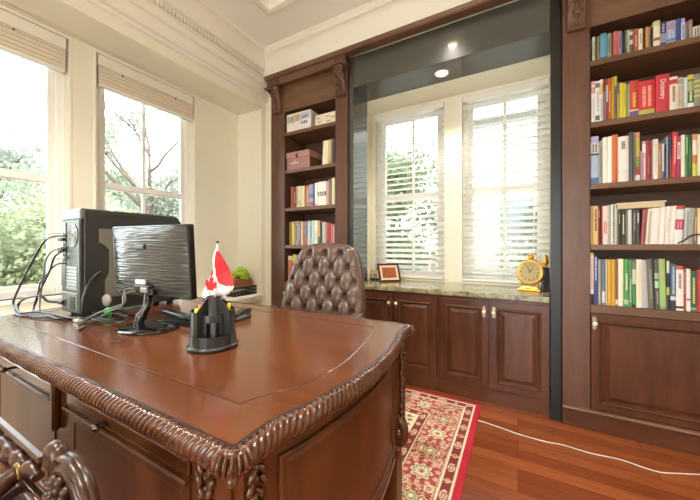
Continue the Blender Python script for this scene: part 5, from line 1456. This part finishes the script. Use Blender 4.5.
for i, (pts, lb, c_) in enumerate((
    ([D_(30, 316.5), D_(48, 318), D_(62, 316.5), D_(75, 319), D_(92, 317.5), D_(112, 320), D_(126, 316)], 'black cable lying straightest in the tangle in front of the tower', BLK),
    ([D_(45, 315), D_(58, 319.5), D_(70, 318), D_(84, 314.5), D_(100, 319), D_(118, 314.5), D_(135, 317)], 'black cable waving through the tangle below the tower side', BLK),
    ([D_(78, 327), D_(88, 323.5), D_(104, 322), D_(120, 324), D_(128, 319), D_(116, 315.5), D_(100, 315)], 'grey cable coiled towards the foot of the monitor', GRC),
    ([D_(20, 316), D_(36, 314.5), D_(50, 316), D_(66, 319.5), D_(80, 321), D_(94, 319), D_(110, 317)], 'dark grey cable along the edge of the tangle nearest the window', DGREY),
    ([D_(92, 322), D_(106, 325), D_(122, 323), D_(128, 318), D_(118, 313.5), D_(104, 316), D_(98, 321), D_(112, 323.5)], 'black cable wound in a flat coil beside the monitor foot', BLK))):
    cable([p + Vector((0, 0, .003 * i + .002)) for p in pts], .0042, lb, c_)
mb = MB(); p = D_(78, 320.5); mb.cbox(p.x - .022, p.x + .022, p.y - .012, p.y + .012, Z0 + .001, Z0 + .017, .003); tag(mb.build('plug_adapter', WHC, origin=(p.x, p.y, Z0)), 'small white plug lying among the cables below the tower', 'plug')
mb = MB(); p = onZ(116, 342, Z0)
mb.prism([(p.x + .02 * math.cos(q) * (1 + .3 * math.sin(3 * q)), p.y + .014 * math.sin(q)) for q in [2 * PI * k / 20 for k in range(20)]], Z0, Z0 + .0012)
tag(mb.build('leaf_scrap', plain('dark scrap', '3E241A', .6), origin=(p.x, p.y, Z0)), 'tiny dark scrap lying on the desk in front of the monitor foot', 'scrap')

# ================================================================== PEN HOLDER, FLAG, STAPLER
p = Vector((-.905, .675, Z0))
PH = thing('desk_organizer', 'black round desk organizer with tall pen tubes', 'pen holder', p[:], math.radians(57))
PLA = plain('black organizer plastic', '2C2D2C', .25)
def arc_wall(mb, r0, r1, q0, q1, z0, z1, n=20, mat=0, top=None):
    """curved wall; top(q) gives its height"""
    P = []
    for k in range(n + 1):
        q = q0 + (q1 - q0) * k / n; c, s_ = math.cos(q), math.sin(q); zt_ = z1 if top is None else top(q)
        P.append([(r1 * c, r1 * s_, z0), (r1 * c, r1 * s_, zt_), (r0 * c, r0 * s_, zt_), (r0 * c, r0 * s_, z0), (r1 * c, r1 * s_, z0)])
    mb.grid(P, smooth=False, mat=mat)
    for e in (0, n):
        mb.add(P[e][:4], [(0, 1, 2, 3)], mat)
mb = MB(); mb.lathe([(.070, .004), (.076, .0), (.080, .004), (.080, .010), (.074, .014)], (0, 0, 0), 'z', 40); mb.lathe([(.004, .008), (.074, .012)], (0, 0, 0), 'z', 40); mb.build('base', PLA, PH, local=True)
F = -PI / 2 - .06
mb = MB(); arc_wall(mb, .0705, .0735, 0, 2 * PI, .012, .048, 40); mb.build('skirt', PLA, PH, local=True)
mb = MB(); arc_wall(mb, .066, .069, F + .78, F - .78 + 2 * PI, .012, .125, 44); mb.build('outer_wall', PLA, PH, local=True)
mb = MB(); arc_wall(mb, .042, .045, F - .75, F + .75, .088, .112, 16); arc_wall(mb, .042, .045, F - .75, F - .5, .012, .09, 4); arc_wall(mb, .042, .045, F + .5, F + .75, .012, .09, 4); mb.build('front_band', PLA, PH, local=True)
mb = MB(); arc_wall(mb, .0445, .0462, F - .12, F + .12, .012, .088, 4); mb.build('front_rib', plain('grey inset', '4C4D4B', .3), PH, local=True)
fin0 = None
for q in (F - .80, F + .80, F + 2.0, F - 2.0, F + PI):
    M = Matrix.Rotation(q, 4, 'Z'); mb = MB(); mb.prism([(.020, .012), (.0675, .012), (.0675, .126), (.026, .166), (.020, .166)], -.0016, .0016, axis='y', M=M); mb.build('fin', PLA, PH, local=True)
mb = MB(); P_ = [[(r * math.cos(2 * PI * k / 28), r * math.sin(2 * PI * k / 28), z) for k in range(29)] for r, z in ((.024, .012), (.024, .168), (.0215, .170), (.019, .168), (.019, .03))]
mb.grid(P_); mb.build('centre_tube', PLA, PH, local=True)
def pen(q, r, col, cap, h, lean, label):
    a = p + Matrix.Rotation(math.radians(57) + q, 3, 'Z') @ Vector((r, 0, .016))
    b = a + Vector((lean[0], lean[1], h)); mb = MB(); mb.tube([a, a.lerp(b, .06), b], [.0018, .0042, .0042], 10)
    o = mb.build('pen', col, origin=a); tag(o, label, 'pen', None)
    mb = MB(); mb.tube([a.lerp(b, .97), a.lerp(b, 1.02), b + (b - a).normalized() * .012], [.0062, .0066, .0050], 10); mb.build('cap', cap, o)
YE, OR_, RE, PIW = plain('yellow plastic', 'E6DC2A', .35), plain('orange plastic', 'E08A28', .35), plain('red plastic', 'C62A30', .35), plain('white plastic', 'ECECE6', .35)
pen(math.radians(-18), .050, YE, YE, .116, (.003, -.002), 'yellow-topped marker in the organizer tube beside the stapler')
pen(math.radians(200), .046, OR_, OR_, .118, (.002, .002), 'orange pen in the organizer tube beside the monitor')
pen(math.radians(188), .040, RE, RE, .124, (.006, .004), 'red pen in the organizer tube behind the orange one')
pen(math.radians(206), .056, YE, YE, .108, (-.002, .0), 'yellow pencil in the organizer tube in front of the orange pen')
a = p + Matrix.Rotation(math.radians(57 + 60), 3, 'Z') @ Vector((.046, 0, .02)); mb = MB(); mb.cbox(a.x - .014, a.x + .014, a.y - .010, a.y + .010, a.z, a.z + .125, .003)
tag(mb.build('eraser_block', PIW, origin=a), 'white block sticking out of the organizer behind the flag', 'eraser')
# flag
FB = p + Vector((.0, .0, .03)); top = onY(217.5, 243, .70)
t = thing('table_flag', 'small red and white maple leaf flag drooping from a stick in the organizer', 'flag', FB[:], 0)
mb = MB(); mb.tube([FB, top], .0022, 8); mb.ball(top, .0048); mb.build('flagstick', plain('white stick', 'E8E4DA', .4), t)
mb = MB(); mb.ball(top + Vector((0, 0, .002)), (.0052, .0052, .0056)); mb.build('finial', plain('black tip', '1A1A1A', .3), t)
def flag_cloth():
    # draped cloth: hoist along the stick, fly end hanging down; outline measured on the plane of the stick
    yb_ = .690
    R = lambda u, v, d=0: onY(u, v, yb_ + d)
    W, H = 48, 40
    hoist = [R(215.5, 251), R(212.5, 296)]
    fly_top = [R(217.5, 249), R(224, 262), R(229, 274), R(232.5, 288)]
    P = []; red = plain('red flag cloth', 'C01824', .7); wh = plain('white flag cloth', 'EFEDEA', .7)
    top_edge = smooth_path([R(217.3, 248.5), R(222, 259, -.004), R(228, 272, .006), R(232.3, 287, -.004), R(229, 294, .004)], 12)
    low_edge = smooth_path([R(214.8, 250, .002), R(211, 268, -.008), R(206, 284, -.012), R(204.5, 297, -.008), R(222, 300, .004)], 12)
    n = len(top_edge); mb = MB(); rows = []
    for i in range(n):
        rw = []
        for j in range(25):
            f = j / 24; q = top_edge[i].lerp(low_edge[i], f)
            q = q + Vector((0, .010 * math.sin(f * 7.5 + i * .07) * min(1, i / 8), 0)); rw.append(q)
        rows.append(rw)
    o = len(mb.v)
    vs = [q for r in rows for q in r]; m = 25
    for th_, flip in ((0, False),):
        mb.add(vs, [(i * m + j, (i + 1) * m + j, (i + 1) * m + j + 1, i * m + j + 1) for i in range(n - 1) for j in range(m - 1)], 0, True)
    # colours by the cloth's own coordinates as seen in its folds
    def inside(u, v, poly):
        c = False
        for k in range(len(poly)):
            (x1, y1), (x2, y2) = poly[k - 1], poly[k]
            if (y1 > v) != (y2 > v) and u < (x2 - x1) * (v - y1) / (y2 - y1) + x1: c = not c
        return c
    return mb, rows, wh, red, inside
mb, rows, wh, red, inside = flag_cloth()
redpoly = [(.0, .0), (1.05, .0), (1.05, .10), (.86, .16), (.72, .24), (.55, .36), (.25, .42), (.0, .42)]
m = 25; n = len(rows)
for k, f in enumerate(mb.f):
    i = (f[0] // m) / (n - 1); j = (f[0] % m) / (m - 1)
    if inside(i, j, [(.04, -.01), (.72, -.01), (.68, .18), (.62, .28), (.55, .36), (.30, .42), (.05, .46)]): mb.m[k] = 1
    if .08 < i < .36 and j > .80: mb.m[k] = 1
fl = mb.build('flag_cloth', [wh, red], t)
sd = fl.modifiers.new('thickness', 'SOLIDIFY'); sd.thickness = .0012
# maple leaf emblem standing just off the cloth
leaf = [(0, -1.0), (.05, -1.0), (.04, -.52), (.48, -.60), (.40, -.44), (.88, -.06), (.74, .02), (.84, .34), (.56, .28), (.50, .42), (.24, .12), (.34, .66), (.18, .58), (0, .95)]
leaf = leaf + [(-x, y) for x, y in leaf[::-1][1:]]
c_ = onY(210.8, 284.5, .662); mb = MB()
M = Matrix.Translation(c_) @ Matrix.Rotation(math.radians(20), 4, 'Z') @ Matrix.Rotation(math.radians(12), 4, 'Y') @ Matrix.Diagonal((.030, .026, .036, 1))
mb.prism([(x * .85 - .08 * y, y) for x, y in leaf][::-1], -.02, .02, axis='y', M=M); mb.build('maple_leaf', red, fl)
# stapler
p1, p2 = onZ(236, 320.5, Z0), onZ(247, 316.5, Z0); c_ = (p1 + p2) / 2; d_ = (p2 - p1); an = math.atan2(d_.y, d_.x)
t = thing('stapler', 'black stapler lying on the desk behind the organizer', 'stapler', c_[:], an)
hl = .055
mb = MB(); mb.cbox(-hl, hl, -.018, .018, 0, .010, .003); mb.build('base', BLK, t, local=True)
mb = MB(); mb.prism([(-hl, .016), (hl, .022), (hl, .040), (.02, .044), (-hl, .030)], -.015, .015, axis='y'); mb.cbox(hl - .03, hl, -.012, .012, .008, .024, .002); mb.build('arm', PLA, t, local=True)
mb = MB(); mb.cbox(-hl + .01, hl - .03, -.008, .008, .010, .016, .001); mb.build('staple_rail', CHROME, t, local=True)

# ================================================================== LEDGE: tray, books, green cabbage-like plant
zl_ = .6325
ya, yb2 = onX(234, 297, -2.36).y, onX(257, 293, -2.36).y
t = thing('wire_tray', 'black wire letter tray on the white ledge by the wall', 'tray', (-2.43, (ya + yb2) / 2, zl_), 0)
mb = MB(); H_ = .075
for z in (.004, H_ * .55, H_): mb.tube([(-2.36, ya, zl_ + z), (-2.36, yb2 - .01, zl_ + z), (-2.56, yb2 - .01, zl_ + z), (-2.56, ya, zl_ + z)], .0045, 6, close=True)
mb.build('rim', BLK, t)
mb = MB()
for k in range(9): y = ya + (yb2 - .01 - ya) * k / 8; mb.tube([(-2.36, y, zl_ + H_), (-2.36, y, zl_ + .005), (-2.56, y, zl_ + .005), (-2.56, y, zl_ + H_)], .002, 5)
mb.build('wire', BLK, t)
mb = MB(); mb.box(-2.555, -2.365, ya + .005, yb2 - .015, zl_ + .006, zl_ + .012); mb.box(-2.558, -2.358, ya - .002, yb2 - .008, zl_ + H_ + .0045, zl_ + H_ + .0095); mb.build('tray_panel', DGREY, t)
zc_ = zl_ + H_ + .010; dz = [(.030, '7A3A26', 'brown leather book lying lowest on the wire tray'), (.024, '9A4C2C', 'rust brown book lying second from bottom on the wire tray'), (.022, 'B8653A', 'orange brown book lying topmost on the wire tray under the green plant')]
for k, (hh_, cc, lb) in enumerate(dz):
    e = .012 * k
    mb = MB(); xa, xb, y1_, y2_ = -2.55 + e * .3, -2.375 - e * .2, ya + .012 + e, yb2 - .03 - e * .6
    mb.cbox(xa, xb, y1_, y2_, zc_, zc_ + .004, .001); mb.cbox(xa, xb, y1_, y2_, zc_ + hh_ - .004, zc_ + hh_, .001); mb.cbox(xa, xa + .006, y1_, y2_, zc_, zc_ + hh_, .001)
    o = mb.build('book', cmat(cc), origin=((xa + xb) / 2, (y1_ + y2_) / 2, zc_)); tag(o, lb, 'book', 'books stacked on the wire tray')
    mb = MB(); mb.box(xa + .006, xb - .004, y1_ + .004, y2_ - .004, zc_ + .004, zc_ + hh_ - .004); mb.build('page_block', plain('brown page edge', 'B27C50', .7), o)
    zc_ += hh_ + .0005
yc = (ya + yb2) / 2 + .01; xc = -2.45
t = thing('leafy_plant', 'small bright green leafy plant in a low dish on the books by the wall', 'plant', (xc, yc, zc_), 0)
mb = MB(); mb.lathe([(.05, 0), (.07, .008), (.075, .02), (.068, .02), (.06, .012)], (xc, yc, zc_), 'z', 24); mb.build('dish', plain('brown dish', '8A5A3A', .5), t)
mb = MB(); r_ = random.Random(5)
for k in range(70):
    th1, th2 = r_.uniform(0, 2 * PI), r_.uniform(.05, PI * .55)
    d = Vector((math.sin(th2) * math.cos(th1) * .085, math.sin(th2) * math.sin(th1) * .085, math.cos(th2) * .095 + .02))
    M = Matrix.Rotation(th1, 4, 'Z') @ Matrix.Rotation(th2, 4, 'Y')
    mb.ball(Vector((xc, yc, zc_)) + d * r_.uniform(.75, 1.0), (.026, .022, .007), n=8, m=5, M=M)
mb.ball((xc, yc, zc_ + .05), (.06, .06, .05), n=14, m=9)
mb.build('leaves', plain('fresh green leaf', 'A2C23E', .5, var=.25, scale=20), t)

# ================================================================== OUTSIDE
GR = -.6
mb = MB(); mb.box(-40, 30, 3.6, 40, GR - .1, GR); mb.box(-40, XW - .6, -30, 3.6, GR - .1, GR); mb.box(XW - .6, 30, -30, YREAR - .2, GR - .1, GR)
struct(mb.build('ground', plain('pale paving', 'CFCDC4', .9, var=.12, scale=2)))
LEAFM = {}
def leafmat(hexc):
    if hexc in LEAFM: return LEAFM[hexc]
    m, nt, b = new_mat('leaf ' + hexc); N, L = nt.nodes, nt.links
    tc = N.new('ShaderNodeTexCoord'); no = N.new('ShaderNodeTexNoise'); no.inputs['Scale'].default_value = 3; L.new(tc.outputs['Object'], no.inputs['Vector'])
    c = srgb(hexc); g_ = sum(c[:3]) / 3; c = tuple((x * .6 + g_ * .4) * .64 for x in c[:3]) + (1,); mx = N.new('ShaderNodeMix'); mx.data_type = 'RGBA'; mx.inputs['A'].default_value = tuple(x * .7 for x in c[:3]) + (1,); mx.inputs['B'].default_value = tuple(min(1, x * 1.3) for x in c[:3]) + (1,)
    L.new(no.outputs['Fac'], mx.inputs['Factor']); L.new(mx.outputs['Result'], b.inputs['Base Color']); b.inputs['Roughness'].default_value = .7
    tl = N.new('ShaderNodeBsdfTranslucent'); L.new(mx.outputs['Result'], tl.inputs['Color']); ms = N.new('ShaderNodeMixShader'); ms.inputs[0].default_value = .45
    L.new(b.outputs[0], ms.inputs[1]); L.new(tl.outputs[0], ms.inputs[2]); L.new(ms.outputs[0], N['Material Output'].inputs['Surface'])
    LEAFM[hexc] = m; return m
def leaves(name, clusters, n, size, mat, parent, seed):
    g = np.random.default_rng(seed); V = []; per = n // len(clusters)
    for (c, r) in clusters:
        d = g.normal(size=(per, 3)); d /= np.linalg.norm(d, axis=1)[:, None]; rad = g.random(per) ** .45
        C = np.array(c) + d * rad[:, None] * np.array(r)
        a = g.normal(size=(per, 3)); a /= np.linalg.norm(a, axis=1)[:, None]; b = np.cross(a, g.normal(size=(per, 3))); b /= np.linalg.norm(b, axis=1)[:, None]
        s = size * (.6 + .8 * g.random(per))[:, None]
        V.append(np.stack([C - a * s, C + b * s * .5, C + a * s, C - b * s * .5], 1).reshape(-1, 3))
    V = np.concatenate(V); o = np.array(parent['_org']); k = len(V) // 4
    me = bpy.data.meshes.new(name); me.from_pydata((V - o).tolist(), [], [(4 * i, 4 * i + 1, 4 * i + 2, 4 * i + 3) for i in range(k)]); me.materials.append(mat)
    ob = bpy.data.objects.new(name, me); COL.objects.link(ob); ob.parent = parent; return ob
BARK = plain('grey brown bark', '5A5046', .9, var=.3, scale=12)
def tree(x, y, h, label, leafcol, n, size, seed, spread=1.4, trunk=.11, bare=False, lo=.35):
    t = thing('tree', label, 'tree', (x, y, GR), 0, 'trees outside the windows'); r = random.Random(seed); mb = MB(); cl = []
    def branch(p, d, L, rad, lev):
        pts = [p]; q = Vector(p); dd = Vector(d)
        for k in range(5):
            dd = (dd + Vector((r.uniform(-.22, .22), r.uniform(-.22, .22), r.uniform(-.05, .14)))).normalized(); q = q + dd * L / 5; pts.append(q.copy())
        mb.tube(pts, [rad * (1 - .13 * k) for k in range(6)], 7)
        if lev >= 2: cl.append((pts[3], (spread * .33,) * 3)); cl.append((pts[-1], (spread * .40,) * 3))
        if lev < 3:
            for k in range(3 if lev < 2 else 2):
                a = r.uniform(0, 2 * PI); nd = (dd * .7 + Vector((math.cos(a), math.sin(a), r.uniform(.0, .5))) * .75).normalized()
                branch(pts[r.randint(3, 5)], nd, L * r.uniform(.55, .78), rad * .5, lev + 1)
    branch(Vector((x, y, GR)), Vector((0, 0, 1)), h * lo, trunk, 0)
    mb.build('trunk', BARK, t)
    leaves('foliage', cl, n, size, leafmat(leafcol), t, seed)
def bush(x, y, r, h, label, col, n, seed, size=.05):
    t = thing('shrub', label, 'shrub', (x, y, GR), 0, 'shrubs outside the windows'); g = random.Random(seed)
    cl = [((x + g.uniform(-r * .6, r * .6), y + g.uniform(-r * .6, r * .6), GR + h * g.uniform(.25, .8)), (r * .6, r * .6, h * .3)) for k in range(9)]
    leaves('foliage', cl, n, size, leafmat(col), t, seed)
    mb = MB()
    for k in range(4): mb.tube([(x, y, GR), (x + g.uniform(-r, r) * .4, y + g.uniform(-r, r) * .4, GR + h * .7)], .025, 6)
    mb.build('stem', BARK, t)
tree(-8.2, 4.3, 6.5, 'bare branching tree filling the window behind the computer', 'A3A890', 3400, .05, 11, 1.2, .15, lo=.42)
tree(-9.5, 6.4, 7.0, 'slender grey green tree at the edge of the window behind the computer', 'A3B095', 4200, .06, 12, 1.4, .12)
tree(-13, 2.9, 8.0, 'tall pale tree seen through the window nearest the camera', 'AEB9A4', 4600, .09, 13, 1.9, .16)
tree(-15, 6.9, 7.0, 'far rounded tree beyond the bare branches', 'A9B890', 3600, .10, 14, 2.0, .16)
for i, (x, y, r, h, c, lb) in enumerate(((-6.6, 1.9, 1.1, 2.5, 'B4C27C', 'light green shrub close outside the window nearest the camera'), (-8.6, 2.6, 1.5, 3.2, '96AA76', 'darker green shrub behind the light green one'), (-7.6, 5.0, 1.2, 2.3, 'B9BC7A', 'yellow green shrub under the bare tree'),
     (-6.5, .6, 1.0, 2.2, 'BAC88A', 'pale lime shrub at the near end of the garden'))):
    bush(x, y, r, h, lb, c, 11000, 30 + i)
tree(-3.6, 8.4, 6.5, 'leafy green tree outside the narrower bay window', '7E9456', 5200, .08, 15, 1.6, .13)
for i, (x, y, r, h, c, lb) in enumerate(((-3.2, 7.2, 1.2, 2.2, '6E7E50', 'green shrub below the leafy tree outside the bay'), (.9, 9.2, 1.2, 2.9, '84886F', 'pale shrub in front of the neighbouring house'))):
    bush(x, y, r, h, lb, c, 5500, 50 + i, .08)
t = thing('house', 'pale neighbouring house beyond the wider bay window', 'house', (1.5, 12.8, GR), 0)
def siding():
    m, nt, b = new_mat('white lap siding'); N, L = nt.nodes, nt.links
    tc = N.new('ShaderNodeTexCoord'); wv = N.new('ShaderNodeTexWave'); wv.wave_type = 'BANDS'; wv.bands_direction = 'Z'; wv.wave_profile = 'SAW'; wv.inputs['Scale'].default_value = 1.6; L.new(tc.outputs['Object'], wv.inputs['Vector'])
    bp = N.new('ShaderNodeBump'); bp.inputs['Strength'].default_value = .6; bp.inputs['Distance'].default_value = .02; L.new(wv.outputs['Fac'], bp.inputs['Height']); L.new(bp.outputs['Normal'], b.inputs['Normal'])
    b.inputs['Base Color'].default_value = srgb('8F8C87'); b.inputs['Roughness'].default_value = .7; return m
mb = MB(); mb.box(-1.9, 6, 11, 15, GR, 5.2); mb.build('house_wall', siding(), t)
mb = MB(); mb.prism([(10.5, 5.2), (15.5, 5.2), (13, 7.2)], -2.3, 6.4, axis='x'); mb.build('roof', plain('grey roof', '8A8680', .8), t)
for x in (-.6, 2.2):
    mb = MB(); rect_frame(mb, 'y', x, x + 1.1, 1.2, 2.7, 10.94, 11.02, .07); w_ = mb.build('house_window', WHITE, t)
    mb = MB(); mb.box(x + .06, x + 1.04, 10.98, 11.005, 1.26, 2.64); mb.build('pane', plain('dark window glass', '6A7074', .1), w_)
# low brown fence outside the narrower bay window
t = thing('garden_fence', 'weathered brown fence below the trees outside the bay', 'fence', (-4.6, 10.3, GR), 0)
mb = MB()
for k in range(22): mb.cbox(-7.0 + k * .22, -6.8 + k * .22, 10.28, 10.31, GR, 1.0, .005)
mb.build('fence_boards', plain('weathered cedar', '7A6654', .9, var=.2, scale=8), t)
mb = MB(); mb.box(-7.0, -2.16, 10.31, 10.36, .6, .69); mb.box(-7.0, -2.16, 10.31, 10.36, -.2, -.11); mb.build('fence_rail', BARK, t)

# ================================================================== LIGHT
w = bpy.data.worlds.new('world'); sc.world = w; w.use_nodes = True
bg = w.node_tree.nodes['Background']; bg.inputs['Color'].default_value = (.93, .985, 1.03, 1); bg.inputs['Strength'].default_value = 2.6
downlight(-.58, 1.50, ZT - .0005, 'warm ceiling downlight above the chair side of the room', 26, .065)
downlight(-1.4, -.2, ZT - .0005, 'unseen fill downlight added above the near end of the desk', 70, .065)  # out of view, added to fill the room with light
downlight(.3, -.2, ZT - .0005, 'unseen fill downlight added above the camera position', 70, .065)  # second added fill lamp, also unseen
sn = bpy.data.lights.new('sun', 'SUN'); sn.energy = 2.2; sn.angle = math.radians(12); sn.color = (1, .97, .92)
so = bpy.data.objects.new('sun', sn); COL.objects.link(so); so.location = (20, 0, 20); so.rotation_euler = (0, math.radians(50), 0)

sc.view_settings.view_transform = 'Standard'; sc.view_settings.look = 'None'; sc.view_settings.gamma = 1.0
sc.view_settings.exposure = 1.72
try: sc.view_settings.use_curve_mapping = False
except Exception: pass
sc.render.film_transparent = False
sc.cycles.use_denoising = True
sc.cycles.max_bounces = 8; sc.cycles.diffuse_bounces = 5; sc.cycles.glossy_bounces = 4; sc.cycles.transparent_max_bounces = 12
sc.cycles.sample_clamp_indirect = 8.0; sc.cycles.caustics_reflective = False; sc.cycles.caustics_refractive = False
for o in bpy.data.objects:
    if '_org' in o: del o['_org']
